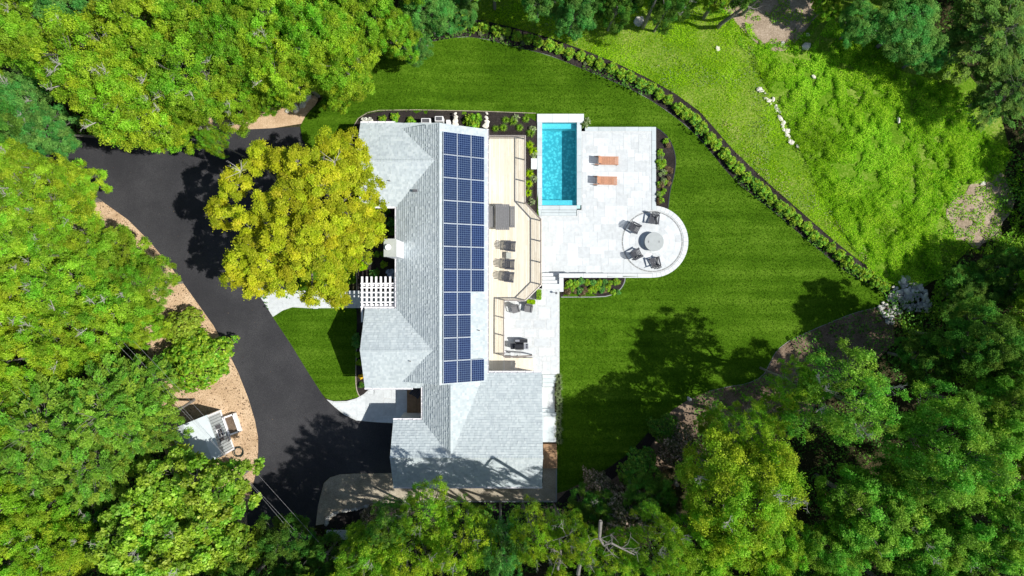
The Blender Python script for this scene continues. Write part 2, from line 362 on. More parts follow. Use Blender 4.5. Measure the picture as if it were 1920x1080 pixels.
MEADOW = [(800, -60), (1500, -60), (1660, -20), (1800, 120), (1900, 240), (1870, 400), (1790, 500), (1700, 560)]+[(1662, 536)]+HEDGE_OUT[::-1][1:]
sheet('meadow', smooth(MEADOW, 1), -.035, M['meadow'])
sheet('lawn', LAWN, 0, M['lawn'], [SITE])
sheet('front_lawn', smooth([(500, 600), (520, 575), (580, 572), (690, 570), (690, 740), (672, 744), (652, 750), (625, 752), (606, 744), (578, 702), (545, 648)], 1), .0, M['lawn'])
sheet('courtyard_lawn', [(560, 450), (640, 450), (655, 470), (664, 490), (669, 530), (560, 555)], -.01, M['lawn'])
sheet('driveway', DRIVE, .03, M['asphalt'])
sheet('gravel_verge', CHIPS, .015, M['chips'])
sheet('sand_path', smooth([(352, 249), (352, 216), (480, 214), (530, 205), (560, 186), (596, 176), (596, 192), (575, 213), (562, 238)], 1), .02, M['chips'])
sheet('gravel_strip', [(592, 985), (596, 950), (602, 925), (607, 906), (619, 895), (637, 889.5), (660, 888), (735, 887), (735, 905), (1000, 905), (1018, 905), (1018, 878), (1043, 878), (1043, 940),
                       (760, 940), (722, 944), (690, 952), (655, 957), (630, 964), (612, 982)], .045, M['gravel'])
hb = [(a+5, b-6) for a, b in HEDGE_OUT]+HEDGE_IN[::-1]
sheet('hedge_bed', hb, .02, M['mulch'])
sheet('house_bed', smooth([(655, 262), (662, 238), (676, 218), (706, 208), (780, 206.5), (900, 209), (1006, 213), (1006, 275), (660, 275)], 1), .025, M['mulch'])
sheet('pool_side_bed', [(978, 245), (1007, 245), (1007, 405), (985, 390)], .04, M['mulch'])
sheet('courtyard_bed', [(652, 380), (750, 380), (750, 556), (669, 550), (668, 515), (660, 490), (648, 470), (640, 450)], .03, M['mulch'])
sheet('front_bed', [(668, 575), (700, 575), (700, 732), (692, 735), (680, 748), (672, 742), (667, 728), (666, 700), (669, 600)], .03, M['mulch'])
sheet('curved_bed', [(1228, 238), (1240, 246), (1254, 260), (1263, 280), (1267, 300), (1264, 328), (1256, 355), (1252, 392), (1228, 392)], .03, M['mulch'])
sheet('terrace_bed', [(1050, 518), (1172, 518), (1171, 530), (1163, 543), (1150, 552), (1130, 557), (1050, 557)], .03, M['mulch'])
sheet('side_bed', [(1040, 700), (1049, 696), (1053, 760), (1050, 826), (1040, 832)], .03, M['mulch'])
sheet('brown_mulch_bed', SE_EDGE+[(1043, 925), (1043, 960), (1100, 950), (1200, 900), (1300, 860), (1400, 850), (1500, 790), (1560, 720), (1640, 680), (1680, 640), (1672, 600)], .02, M['bark'])
sheet('dark_mulch_bed', [(640, 955), (760, 941), (1043, 941), (1062, 921), (1100, 905), (1180, 850), (1225, 800), (1245, 800), (1210, 850), (1140, 905), (1090, 960), (1000, 1000), (700, 1010), (600, 990)], .028, M['mulch'])
sheet('bare_soil_patch', smooth([(1330, -20), (1500, -30), (1540, 20), (1500, 70), (1470, 100), (1430, 90), (1395, 60), (1370, 30)], 2), .0, M['soil'])
sheet('bare_soil_slope', smooth([(q[0]+0, q[1]) for q in [(1770, 400), (1790, 372), (1812, 362), (1818, 345), (1836, 338), (1850, 318), (1880, 322), (1888, 345), (1905, 372), (1896, 400), (1876, 420), (1880, 450), (1846, 452), (1832, 470), (1806, 448), (1790, 450), (1788, 425)]], 1), .0, M['soil'])
# ------------------------------------------------------------------ edging strips
def edging(name, line, wd, ht, mat, label, cat='edging', off=0.0):
    mb = MB(); pts = [G(a, b, off) for a, b in line]
    for a, b in zip(pts, pts[1:]): mb.bar(a, b, wd, ht)
    return tag(mb.build(name, mat), label, cat)
edging('bed_edging', [(655, 262), (660, 242), (672, 222), (690, 211), (710, 207), (780, 206), (900, 208.5), (1005, 212.5)], .05, .08, M['gravel'], 'pale stone edging between the north lawn and the mulch bed behind the house')
edging('bed_edging', smooth(HEDGE_IN, 1, False), .03, .04, M['granite'], 'long thin edging curving between the lawn and the shrub row')
edging('bed_edging', smooth([(1230, 240), (1240, 246), (1254, 260), (1263, 280), (1267, 300), (1264, 328), (1256, 355), (1252, 392)], 1, False), .08, .12, M['grillblk'], 'black metal edging round the curved bed east of the pool patio')
edging('bed_edging', smooth([(1172, 520), (1171, 530), (1163, 543), (1150, 552), (1130, 557), (1052, 557)], 1, False), .07, .10, M['granite'], 'grey edging round the planted bed below the terrace wall')
edging('bed_edging', smooth([(669, 640), (667, 700), (668, 728), (673, 742), (681, 749)], 1, False), .07, .08, M['gravel'], 'pale edging of the narrow bed beside the front lawn')
edging('bed_edging', smooth([(657, 481), (664, 495), (669, 515), (669, 545)], 1, False), .07, .08, M['gravel'], 'curved pale edging of the courtyard bed by the pergola shadow')
edging('gravel_curb', [(1043, 878), (1043, 940), (760, 940)], .10, .14, M['granite'], 'straight timber curb round the gravel strip behind the garage', 'curb', .06)
edging('bed_edging', smooth(SE_EDGE[:12], 1, False), .03, .06, M['granite'], 'edging between the lawn and the brown mulch bed by the rubble pile')
# ------------------------------------------------------------------ pavings
def paver_mesh(wx, wy, mat, t=.05):
    mb = MB(); e = .007
    x, y = wx/2-.003, wy/2-.003
    mb.hexa([(-x, -y, 0), (x, -y, 0), (x, y, 0), (-x, y, 0)], [(-x+e, -y+e, t), (x-e, -y+e, t), (x-e, y-e, t), (-x+e, y-e, t)])
    return mb.mesh('paver', mat)
PV = {}
def paving(name, world_poly, z, mat, depth, seed, mod=.31, sizes=((2, 3), (3, 2), (2, 2), (3, 3), (3, 4), (4, 3), (2, 1), (1, 2)), holes=()):
    """slab with individually laid rectangular pavers; edge pieces that cross the outline are trimmed"""
    base = MB(); base.prism(world_poly, z-depth, z-.014); b = base.build(name, M['joint'], None, 'structure')
    xs = [q[0] for q in world_poly]; ys = [q[1] for q in world_poly]
    x0, y0 = min(xs), min(ys); nx = int((max(xs)-x0)/mod)+2; ny = int((max(ys)-y0)/mod)+2
    occ = np.zeros((nx, ny), bool); rr = random.Random(seed); trims = MB()
    wp = [(q[0], q[1]) for q in world_poly]
    def clip(poly2, cl):
        return poly2
    for i in range(nx):
        for j in range(ny):
            if occ[i, j]: continue
            opts = list(sizes); rr.shuffle(opts); opts.append((1, 1))
            for (a, c) in opts:
                if i+a <= nx and j+c <= ny and not occ[i:i+a, j:j+c].any(): break
            occ[i:i+a, j:j+c] = True
            cx, cy = x0+(i+a/2)*mod, y0+(j+c/2)*mod; hx, hy = a*mod/2, c*mod/2
            cor = np.array([(cx+sx*hx*.98, cy+sy*hy*.98) for sx in (-1, 1) for sy in (-1, 1)])
            ins = pip(wp, cor[:, 0], cor[:, 1]); hol = False
            for h in holes:
                if pip(h, cor[:, 0], cor[:, 1]).any() or pip(h, [cx], [cy]).any(): hol = True
            if ins.all() and not hol:
                key = (a, c, mat.name)
                if key not in PV: PV[key] = paver_mesh(a*mod, c*mod, mat)
                o = bpy.data.objects.new('paver', PV[key]); COL.objects.link(o); o.parent = b; o.location = (cx, cy, z-.05)
            else:      # cut piece: the part of the paver inside the outline
                poly = [(cx-hx+.008, cy-hy+.008), (cx+hx-.008, cy-hy+.008), (cx+hx-.008, cy+hy-.008), (cx-hx+.008, cy+hy-.008)]
                n = 4
                sub = []
                for u in range(a*2):
                    for v_ in range(c*2):
                        qx, qy = cx-hx+(u+.5)*mod/2, cy-hy+(v_+.5)*mod/2
                        e = mod/4
                        tst = [(qx+sx*e*.9, qy+sy*e*.9) for sx in (-1, 1) for sy in (-1, 1)]
                        if pip(wp, [t[0] for t in tst], [t[1] for t in tst]).all() and not any(pip(h, [t[0] for t in tst], [t[1] for t in tst]).any() for h in holes):
                            sub.append((qx, qy, e))
                if sub:
                    X0 = min(s[0]-s[2] for s in sub); X1 = max(s[0]+s[2] for s in sub); Y0 = min(s[1]-s[2] for s in sub); Y1 = max(s[1]+s[2] for s in sub)
                    if (X1-X0)*(Y1-Y0) < len(sub)*(mod/2)**2*1.05:
                        trims.box(X0+.008, Y0+.008, z-.05, X1-.008, Y1-.008, z)
                    else:
                        for s in sub: trims.box(s[0]-s[2], s[1]-s[2], z-.05, s[0]+s[2], s[1]+s[2], z)
    if trims.f: trims.build('cut_pavers', mat, b, 'stuff')
    return b
def W2(poly, z): return [tuple(P(a, b, z)[:2]) for a, b in poly]
ZP = -1.35   # pool patio level
ZS = -.36    # south patio level
CC = P(1223, 453, ZP)
def arc(cx, cy, r, a0, a1, n):
    return [(cx+r*math.cos(math.radians(a0+(a1-a0)*i/n)), cy+r*math.sin(math.radians(a0+(a1-a0)*i/n))) for i in range(n+1)]
kp = (H-ZP)/H/SC
r_out = 67.5*kp; r_in = 59*kp
pool_w = W2([(1090, 245), (1223, 245), (1223, 392)], ZP)
a_top = math.degrees(math.asin((CC.y*-1+P(0, 395, ZP).y)/r_in)) if False else 85
outline = W2([(1007.5, 404.6), (1081.9, 404.6), (1081.9, 393.4), (1090.4, 393.4), (1090.4, 246), (1222, 246), (1222, 394)], ZP)+[q for q in arc(CC.x, CC.y, r_in, 89, -89, 30)]+W2([(1223, 512), (1050, 512), (1007.5, 512)], ZP)
circ_hole = arc(CC.x, CC.y, 57*kp, 0, 360, 40)[:-1]
pat = paving('pool_patio', outline, ZP, M['paver'], .9, 3, mod=.30, sizes=((2, 3), (3, 2), (2, 2), (3, 3), (2, 2), (4, 2)), holes=[circ_hole])
# rings of the round end
disc = MB(); disc.prism(arc(CC.x, CC.y, r_in-.002, 0, 360, 64)[:-1], ZP-.049, ZP-.010); disc.build('fire_circle_base', M['joint'], pat)
def ring_piece(r0, r1, a0, a1, z0, z1, seg=3):
    mb = MB(); A = arc(CC.x, CC.y, r0, a0, a1, seg); B = arc(CC.x, CC.y, r1, a0, a1, seg)
    mb.prism(A+B[::-1], z0, z1); return mb
for k in range(40):                                  # thin grey soldier ring
    ring_piece(55*kp, 57.2*kp, k*9+.4, k*9+8.6, ZP-.05, ZP).build('ring_stone', M['granite'], pat)
rr = random.Random(5)
r0 = .0
for ri, (ra, rb, cnt) in enumerate(((21.5, 32, 12), (32, 43, 18), (43, 54.8, 24), (2, 21.5, 6))):
    for k in range(cnt):
        a0 = 360/cnt*k+ri*7; gp = 18/rb*.5
        ring_piece(ra*kp+.006, rb*kp-.006, a0+gp, a0+360/cnt-gp, ZP-.05, ZP).build('paver', M['paver'], pat)
# coping: raised border round the circle and along the patio edges
cop = MB()
def coping_run(parent, pts, wd, z, th, step=1.2, mat='coping'):
    for a, b in zip(pts, pts[1:]):
        a = Vector(a); b = Vector(b); L = (b-a).length; n = max(1, round(L/step)); d = (b-a)/n
        for i in range(n):
            mb = MB(); e = d.normalized()*.006
            p, q = a+d*i+e, a+d*(i+1)-e
            mb.bar((p.x, p.y, z-th/2), (q.x, q.y, z-th/2), wd, th); mb.build('coping_stone', M[mat], parent, bevel=.008)
wall_o = thing('terrace_wall', 'pale retaining wall with coping stones round the circular end of the pool patio', 'retaining wall')
wl = MB(); A = arc(CC.x, CC.y, r_out-.03, 90, -90, 40); B = arc(CC.x, CC.y, r_in+.01, 90, -90, 40); wl.prism(A+B[::-1], ZP-1.0, ZP-.07)
wl.build('wall_face', M['concrete'], wall_o)
for k in range(24):
    a0 = 90-k*7.5
    ring_piece(r_in+.006, r_out, a0-.15, a0-7.35, ZP-.07, ZP+.015).build('coping_stone', M['coping_w'], wall_o)
zt = [(1048, 1078, 1.0), (1078, 1110, .62), (1110, 1139, .40), (1139, 1168, .22), (1168, 1223, .015)]
for x0, x1, h in zt:
    z = ZP+h; a = P(x0, 512.5, z); b = P(x1, 520.8, z)
    mb = MB(); mb.box(a.x+.02, b.y+.03, ZP-1.2, b.x-.02, a.y-.03, z-.07); mb.build('wall_face', M['concrete'], wall_o)
    n = 2 if x1-x0 > 31 else 1
    for i in range(n):
        mb = MB(); mb.box(a.x+(b.x-a.x)*i/n+.005, b.y, z-.07, a.x+(b.x-a.x)*(i+1)/n-.005, a.y, z); mb.build('coping_stone', M['coping_w'], wall_o, bevel=.008)
z = ZP+1.0; a = P(1048.5, 521, z); b = P(1056.5, 547, z)
mb = MB(); mb.box(a.x+.02, b.y+.02, ZP-1.2, b.x-.02, a.y-.004, z-.07); mb.build('wall_face', M['concrete'], wall_o)
mb = MB(); mb.box(a.x, b.y, z-.07, b.x, a.y-.003, z); mb.build('coping_stone', M['coping_w'], wall_o, bevel=.008)
# north and east coping of the square patio
cb = thing('patio_border', 'blue grey stone border along the north and east edges of the pool patio', 'stone border')
for (x0, y0, x1, y1, n) in ((1097, 238, 1222, 246, 5), (1222, 238, 1230, 393, 6)):
    a = P(x0, y0, ZP); b = P(x1, y1, ZP)
    mbw = MB(); mbw.box(a.x+.01, b.y+.01, ZP-.9, b.x-.01, a.y-.01, ZP-.06); mbw.build('border_footing', M['concrete'], cb)
    for i in range(n):
        mb = MB()
        if x1-x0 > y1-y0: mb.box(a.x+(b.x-a.x)*i/n+.004, b.y, ZP-.06, a.x+(b.x-a.x)*(i+1)/n-.004, a.y, ZP+.02)
        else: mb.box(a.x+.004, b.y+(a.y-b.y)*i/n+.004, ZP-.06, b.x, b.y+(a.y-b.y)*(i+1)/n-.004, ZP+.02)
        mb.build('border_stone', M['coping'], cb, bevel=.006)
# south patio, walks
south_poly = W2([(930, 541), (1049, 541), (1049, 700), (1043, 702), (930, 702)], ZS)
paving('south_patio', south_poly, ZS, M['paver'], 1.6, 9, mod=.36, sizes=((2, 3), (3, 2), (2, 2), (3, 3), (4, 2)))
walkA = W2([(1018, 716), (1043, 716), (1043, 765), (1018, 765)], -.95)
# garden steps at both ends of the side walk
side = MB(); a = P(1000, 700, -.6)
def stair(name, label, items, mat, parent=None):
    t = thing(name, label, 'steps')
    for (x0, y0, x1, y1, z) in items:
        a = P(x0, y0, z); b = P(x1, y1, z); mb = MB(); mb.box(a.x, b.y, z-.9, b.x, a.y, z); mb.build('step', mat, t, bevel=.01)
    return t
stair('garden_steps', 'pale stone steps between the pool patio and the higher south patio beside the deck',
      [(1016.5, 532.3, 1049, 541, ZS-.003), (1016.5, 525.6, 1049, 532.1, ZS-.19), (1016.5, 518.8, 1049, 525.4, ZS-.38), (1016.5, 512, 1049, 518.6, ZS-.57)], M['coping_w'])
stair('garden_steps', 'three bluestone steps down from the south patio beside the garage corner',
      [(1017, 702.5, 1043, 710, ZS-.10), (1017, 710.2, 1043, 717.4, ZS-.20), (1017, 717.6, 1043, 725, ZS-.30)], M['coping'])
paving('side_walk', W2([(1010, 725.5), (1043, 725.5), (1043, 766), (1010, 766)], ZS-.38), ZS-.38, M['paver'], .7, 21, mod=.4, sizes=((2, 2), (1, 2), (2, 1)))
stair('garden_steps', 'two grey stone steps midway along the garage side walk', [(1010, 766.2, 1043, 773, ZS-.24), (1010, 773.2, 1043, 780, ZS-.14)], M['coping'])
paving('lower_side_walk', W2([(1010, 780.5), (1043, 780.5), (1043, 829), (1010, 829)], ZS-.04), ZS-.04, M['coping'], .7, 22, mod=.4, sizes=((2, 2), (1, 2), (2, 1), (2, 3)))
paving('front_walk', W2([(481, 546), (486, 541), (500, 541), (540, 545), (600, 545), (757, 545), (757, 577.5), (640, 577.5), (580, 578), (548, 576), (530, 582), (511.5, 594)], .06), .06, M['paver'], .3, 31, mod=.34)
paving('porch_walk', W2([(612, 749), (625, 752.5), (650, 752), (668, 747), (682, 739), (692, 730), (700, 722), (765, 722), (765, 796), (742, 796), (735, 793.5), (700, 791.5), (668, 788.5), (645, 777.5), (627, 763)], .06), .06, M['paver'], .3, 32, mod=.34)
# ------------------------------------------------------------------ pool
pool = thing('swimming_pool', 'rectangular turquoise plunge pool with pale stone coping beside the patio', 'pool', P(1049, 307, ZP))
pl = pool.location
def plb(name, mat, boxes, bevel=0, pz=None):
    mb = MB()
    for (x0, y0, x1, y1, z0, z1) in boxes:
        a = P(x0, y0, z1)-pl; b = P(x1, y1, z1)-pl; mb.box(a.x, b.y, z0-pl.z, b.x, a.y, z1-pl.z)
    return mb.build(name, mat, pool, bevel=bevel)
ZW = ZP-.12
plb('pool_floor', M['ripplepaint'], [(1013, 226, 1086, 389, ZP-1.75, ZP-1.42)])
plb('pool_wall', M['ripplepaint'], [(1010, 224, 1016.3, 391, ZP-1.45, ZP-.07)])
plb('pool_wall', M['ripplepaint'], [(1081.7, 224, 1088, 391, ZP-1.45, ZP-.07)])
plb('pool_wall', M['ripplepaint'], [(1016.4, 224, 1081.6, 229.3, ZP-1.45, ZP-.071)])
plb('pool_wall', M['ripplepaint'], [(1016.4, 385.2, 1081.6, 391, ZP-1.45, ZP-.071)])
plb('tanning_shelf', M['shelf'], [(1016.6, 229.5, 1081.4, 241.5, ZP-1.4, ZP-.52)])
plb('bench_ledge', M['shelf'], [(1016.6, 375.3, 1081.4, 384.9, ZP-1.4, ZP-.40)])
wmb = MB(); a = P(1016.2, 229.2, ZW)-pl; b = P(1081.8, 385.3, ZW)-pl
wmb.quad([(a.x, b.y, a.z), (b.x, b.y, a.z), (b.x, a.y, a.z), (a.x, a.y, a.z)]); wmb.build('water_surface', M['water'], pool)
for i in range(3):
    x0 = 1007+i*29.33
    plb('coping_stone', M['coping_w'], [(x0, 213.3, x0+29.2, 229.2, ZP-.75, ZP+.10)], .01)
for i in range(5):
    y0 = 229.4+i*31.1
    plb('coping_stone', M['coping'], [(1007.2, y0, 1016.4, y0+30.9, ZP-.06, ZP+.05)], .01)
    plb('coping_stone', M['coping'], [(1081.6, y0, 1090.2, y0+30.9, ZP-.06, ZP+.05)], .01)
plb('coping_stone', M['coping'], [(1007.2, 385.1, 1016.4, 393.2, ZP-.06, ZP+.05)], .01); plb('coping_stone', M['coping'], [(1007.2, 393.4, 1014.8, 404.4, ZP-.06, ZP+.05)], .01)
for i in range(2):
    plb('coping_stone', M['coping'], [(1016.6+i*32.5, 385.2, 1016.6+i*32.5+32.3, 393.2, ZP-.06, ZP+.05)], .01)
    plb('step_tread', M['coping'], [(1015+i*33, 393.6, 1015+i*33+32.8, 398.6, ZP-.3, ZP+.035)], .01)
    plb('step_tread', M['coping'], [(1015+i*33, 399.0, 1015+i*33+32.8, 404.4, ZP-.3, ZP+.02)], .01)
plb('pool_foundation', M['concrete'], [(1007.6, 229.6, 1010, 404, ZP-1.3, ZP-.062)])
mb = MB(); a = P(995.5, 296.5, ZP+.08); b = P(1006.8, 317.3, ZP+.08); mb.box(a.x, b.y, ZP-.5, b.x, a.y, ZP+.08)
tag(mb.build('equipment_cover', M['coping_w'], bevel=.02), 'small square pale stone slab on the west edge of the pool', 'slab')
# ------------------------------------------------------------------ house
house = thing('house', 'long grey shingled house with crossing gables and rooftop solar panels', 'house')
E0, RM = 3.2, 5.1
def lerp(a, b, t): return a+(b-a)*t
def roof(e0, e1, r1, r0, seed, exp_=.185):
    """one roof slope from eave edge e0-e1 up to ridge edge r0-r1, with overlapping shingle tabs"""
    e0, e1, r0, r1 = map(Vector, (e0, e1, r0, r1)); nrm = (e1-e0).cross(r0-e0).normalized()
    if nrm.z < 0: nrm = -nrm
    mb = MB(); dn = nrm*-.16
    mb.hexa([e0+dn, e1+dn, r1+dn, r0+dn], [e0, e1, r1, r0]); rf = mb.build('roof', M['trim'], house)
    sh = MB(); L = ((r0-e0).length+(r1-e1).length)/2; n = max(1, int(L/exp_)); rr = random.Random(seed)
    for i in range(n+1):
        t0 = i/(n+.0); t1 = min(1.0, t0+1.0/n)
        if t0 >= 1: break
        a = lerp(e0, r0, t0); b = lerp(e1, r1, t0); c = lerp(e1, r1, t1); d = lerp(e0, r0, t1); Lw = (b-a).length
        u = 0.0; sx = rr.random()*.3
        while u < Lw-.01:
            wd = (rr.choice((.10, .14, .18, .24)) if u else .1+sx); u2 = min(Lw, u+wd); s0, s1 = u/Lw, u2/Lw
            th = rr.choice((.03, .04, .055)); v = rr.random(); v = (v, v, v)
            A, B, C_, D = lerp(a, b, s0), lerp(a, b, s1), lerp(d, c, s1), lerp(d, c, s0)
            A2, B2 = A+nrm*th, B+nrm*th; C2, D2 = C_+nrm*.006, D+nrm*.006
            sh.quad([A2, B2, C2, D2], v); sh.quad([A, B, B2, A2], v); sh.quad([A, A2, D2, D], v); sh.quad([B, C_, C2, B2], v)
            u = u2
    sh.build('shingles', M['shingle'], rf, 'stuff')
    return rf
def ridge_cap(a, b, wd=.15):
    a = Vector(a); b = Vector(b); d = (b-a); L = d.length; d.normalize(); sd = d.cross(Vector((0, 0, 1))).normalized(); n = int(L/.2); mb = MB()
    for i in range(n):
        p, q = a+d*(i*L/n), a+d*((i+1)*L/n+.02); v = R_.random()*.7+.2; v = (v, v, v); zz = Vector((0, 0, .065)); lo = Vector((0, 0, .03-.55*wd)); z2 = Vector((0, 0, .045))
        mb.quad([p+zz, q+z2, q+sd*wd+lo, p+sd*wd+lo+Vector((0, 0, .02))], v); mb.quad([p-sd*wd+lo+Vector((0, 0, .02)), q-sd*wd+lo, q+z2, p+zz], v)
        mb.quad([p-sd*wd+lo, p+zz, p+sd*wd+lo], v)
    mb.build('ridge_cap', M['shingle'], house, 'stuff')
def gutter(a, b, out):
    a = Vector(a); b = Vector(b); o_ = Vector(out); L = (b-a).length; d = (b-a).normalized(); z = Vector((0, 0, -.05))
    mb = MB(); mb.bar(a+o_*.13+z, b+o_*.13+z, .015, .11); mb.bar(a+o_*.07-Vector((0, 0, .10)), b+o_*.07-Vector((0, 0, .10)), .13, .012)
    k = int(L/.55)
    for i in range(k+1):
        p = a+d*(L*i/max(k, 1)); mb.bar(p+z+Vector((0, 0, .03)), p+o_*.13+z+Vector((0, 0, .03)), .05, .015)
    mb.build('gutter', M['trim'], house)
YN, YS = 11.65, -6.85; XR, XE, XW = -5.12, -1.84, -8.46
roof((XE, YS, E0), (XE, YN, E0), (XR, YN, RM), (XR, YS, RM), 1)
roof((XW, YN, E0), (XW, YS, E0), (XR, YS, RM), (XR, YN, RM), 2)
ridge_cap((XR, YN, RM), (XR, YS, RM))
zn = 4.88; yn = 9.04
roof((-5.3, 12.10, E0), (-11.12, 12.10, E0), (-11.12, yn, zn), (-5.3, yn, zn), 3)
roof((-11.12, 5.99, E0), (-5.3, 5.99, E0), (-5.3, yn, zn), (-11.12, yn, zn), 4)
ridge_cap((-11.12, yn, zn), (-5.5, yn, zn), .12)
zm = 4.8; ym = -4.42
roof((-5.4, -1.53, E0), (-10.8, -1.53, E0), (-10.8, ym, zm), (-5.4, ym, zm), 5)
roof((-10.8, -7.32, E0), (-5.9, -7.32, E0), (-5.4, ym, zm), (-10.8, ym, zm), 6)
ridge_cap((-10.8, ym, zm), (-5.6, ym, zm), .12)
zg = 4.7; yg = -12.07; xc = -4.37
roof((-6.52, YS-.003, 3.3), (-6.52, -11.9, 3.3), (xc, -11.9, zg), (xc, YS-.003, zg), 7)
roof((-1.75, -12.05, 2.92), (-1.75, YS-.003, 2.92), (xc, YS-.003, zg), (xc, -12.05, zg), 8)
ridge_cap((xc, YS-.1, zg), (xc, yg, zg))
roof((xc, -9.69, 3.3), (-8.69, -9.69, 3.3), (-8.69, yg, zg), (xc, yg, zg), 9)
roof((2.2, -6.24, 3.1), (xc, -6.24, 3.1), (xc, yg, zg), (2.2, yg, zg), 10)
roof((-8.69, -14.55, 3.28), (2.2, -14.55, 3.28), (2.2, yg, zg), (-8.69, yg, zg), 11)
ridge_cap((-8.69, yg, zg), (2.2, yg, zg))
gutter((XE, YS+.6, E0), (XE, YN, E0), (1, 0, 0)); gutter((XW, 5.9, E0), (XW, -1.5, E0), (-1, 0, 0))
gutter((-11.1, 12.10, E0), (-8.6, 12.10, E0), (0, 1, 0)); gutter((-11.1, 5.99, E0), (-8.5, 5.99, E0), (0, -1, 0))
gutter((-10.8, -1.53, E0), (-8.5, -1.53, E0), (0, 1, 0)); gutter((-10.8, -7.32, E0), (-7.3, -7.32, E0), (0, -1, 0))
gutter((-6.52, -7.3, 3.3), (-6.52, -9.6, 3.3), (-1, 0, 0)); gutter((-8.69, -9.69, 3.3), (-6.5, -9.69, 3.3), (0, 1, 0))
gutter((-1.8, -6.24, 3.1), (2.2, -6.24, 3.1), (0, 1, 0)); gutter((-8.69, -14.55, 3.28), (2.2, -14.55, 3.28), (0, -1, 0))
# walls
def wall_block(x0, y0, x1, y1, z1, z0=-2.2):
    mb = MB(); mb.box(x0, y0, z0, x1, y1, z1)
    return mb.build('wall', M['siding'], house)
wall_block(-8.2, -6.55, -2.15, 11.35, 3.1); wall_block(-10.82, 6.3, -8.205, 11.8, 3.04); wall_block(-10.5, -7.0, -8.205, -1.85, 3.04)
wall_block(-6.2, -9.7, -2.155, -6.555, 3.0); wall_block(-8.4, -14.25, 1.9, -9.705, 2.95); wall_block(-2.15, -9.7, 1.9, -6.55, 2.85)
def gable(pts, ax, th=.12):
    mb = MB(); mb.hexa([pts[0], pts[1], pts[2], pts[2]], [tuple(Vector(p)+Vector(ax)*th) for p in (pts[0], pts[1], pts[2], pts[2])]); mb.build('gable_wall', M['siding'], house)
gable([(-10.82, 6.3, 3.04), (-10.82, 11.8, 3.04), (-10.82, yn, 4.6)], (1, 0, 0)); gable([(-10.5, -7.0, 3.04), (-10.5, -1.85, 3.04), (-10.5, ym, 4.5)], (1, 0, 0))
gable([(-8.4, -14.25, 2.95), (-8.4, -9.7, 2.95), (-8.4, yg, 4.45)], (1, 0, 0)); gable([(-8.1, 11.35, 3.1), (-2.2, 11.35, 3.1), (XR, 11.35, 4.85)], (0, -1, 0))
gable([(1.9, -14.25, 2.95), (1.9, -9.7, 2.95), (1.9, yg, 4.45)], (-1, 0, 0)); gable([(-8.1, -6.55, 3.1), (-2.2, -6.55, 3.1), (XR, -6.55, 4.85)], (0, 1, 0))
def window(c, wd, ht, ax):
    c = Vector(c); u = Vector((0, 1, 0)) if ax[0] else Vector((1, 0, 0)); n_ = Vector((ax[0], ax[1], 0)); mb = MB()
    for s in (-1, 1):
        mb.bar(c+u*s*wd/2-Vector((0, 0, ht/2)), c+u*s*wd/2+Vector((0, 0, ht/2)), .08, .08, up=u); mb.bar(c-u*(wd/2+.06)+Vector((0, 0, s*ht/2)), c+u*(wd/2+.06)+Vector((0, 0, s*ht/2)), .08, .08)
    mb.bar(c-Vector((0, 0, ht/2)), c+Vector((0, 0, ht/2)), .03, .05, up=u)
    f = mb.build('window', M['trim'], house); g_ = MB(); q = c-n_*.01
    g_.bar(q-u*wd/2, q+u*wd/2, .02, ht-.04, up=(0, 0, 1)); g_.build('pane', M['pane'], f)
for y in (4.6, 2.6, .3): window((-8.23, y, 1.7), 1.0, 1.3, (-1, 0))
for y in (10.4, 7.7): window((-10.86, y, 1.7), 1.1, 1.4, (-1, 0))
for y in (-3.2, -5.6): window((-10.54, y, 1.7), 1.0, 1.4, (-1, 0))
for y in (9.5, 6.5, 3, -1, -4): window((-2.11, y, 1.6), 1.8, 1.9, (1, 0))
for x in (-7, -4): window((x, 11.39, 1.7), 1.0, 1.3, (0, 1))
window((-9.4, 11.84, 1.7), 1.0, 1.2, (0, 1)); window((1.94, -12, 1.4), 1.0, 1.2, (1, 0)); window((1.94, -8.2, 1.4), 1.0, 1.2, (1, 0))
for y in (-11.0, -13.1):
    mb = MB()
    for k in range(4): mb.box(-8.45, y-.95, .02+k*.56, -8.41, y+.95, .55+k*.56)
    gd = mb.build('garage_door', M['trim'], house)
    hd = MB(); hd.box(-8.49, y-.1, .6, -8.452, y+.1, .65); hd.build('handle', M['rail'], gd)
mb = MB(); mb.box(-6.28, -8.6, .25, -6.22, -7.6, 2.3); mb.build('front_door', M['rail'], house)
# vents and pipes on the roof
def zroof_w(x): return RM-(XR-x)*(RM-E0)/(XR-XW)
for (px, py, z, h) in ((732, 340, 4.05, .45), (770, 677, 4.3, .35), (899, 619.5, 3.55, .35)):
    q = P(px, py, z); mb = MB(); mb.cyl((q.x, q.y), .035, z-.25, z+h, 8); mb.build('vent_pipe', M['rail'], house)
q = P(779, 358, 4.0); mb = MB(); mb.box(q.x-.17, q.y-.08, 3.85, q.x+.17, q.y+.08, 4.22); mb.build('roof_vent', M['darkgrey'], house)
# chimney (fixed to the house wall)
zt_ = 7.0; a = P(719.5, 447.5, zt_); b = P(743, 481.5, zt_)
mb = MB(); mb.box(a.x+.03, b.y+.03, -.1, b.x-.03, a.y-.03, zt_-.06); chn = mb.build('chimney', M['trim'], house)
mb = MB(); mb.box(a.x, b.y, zt_-.055, b.x, a.y, zt_); mb.build('chimney_cap', M['cap'], chn)
q = P(729, 464, zt_); mb = MB(); mb.cyl((q.x, q.y), .14, zt_, zt_+.22, 16); mb.cyl((q.x, q.y), .20, zt_+.225, zt_+.27, 16); mb.build('flue', M['trim'], chn)
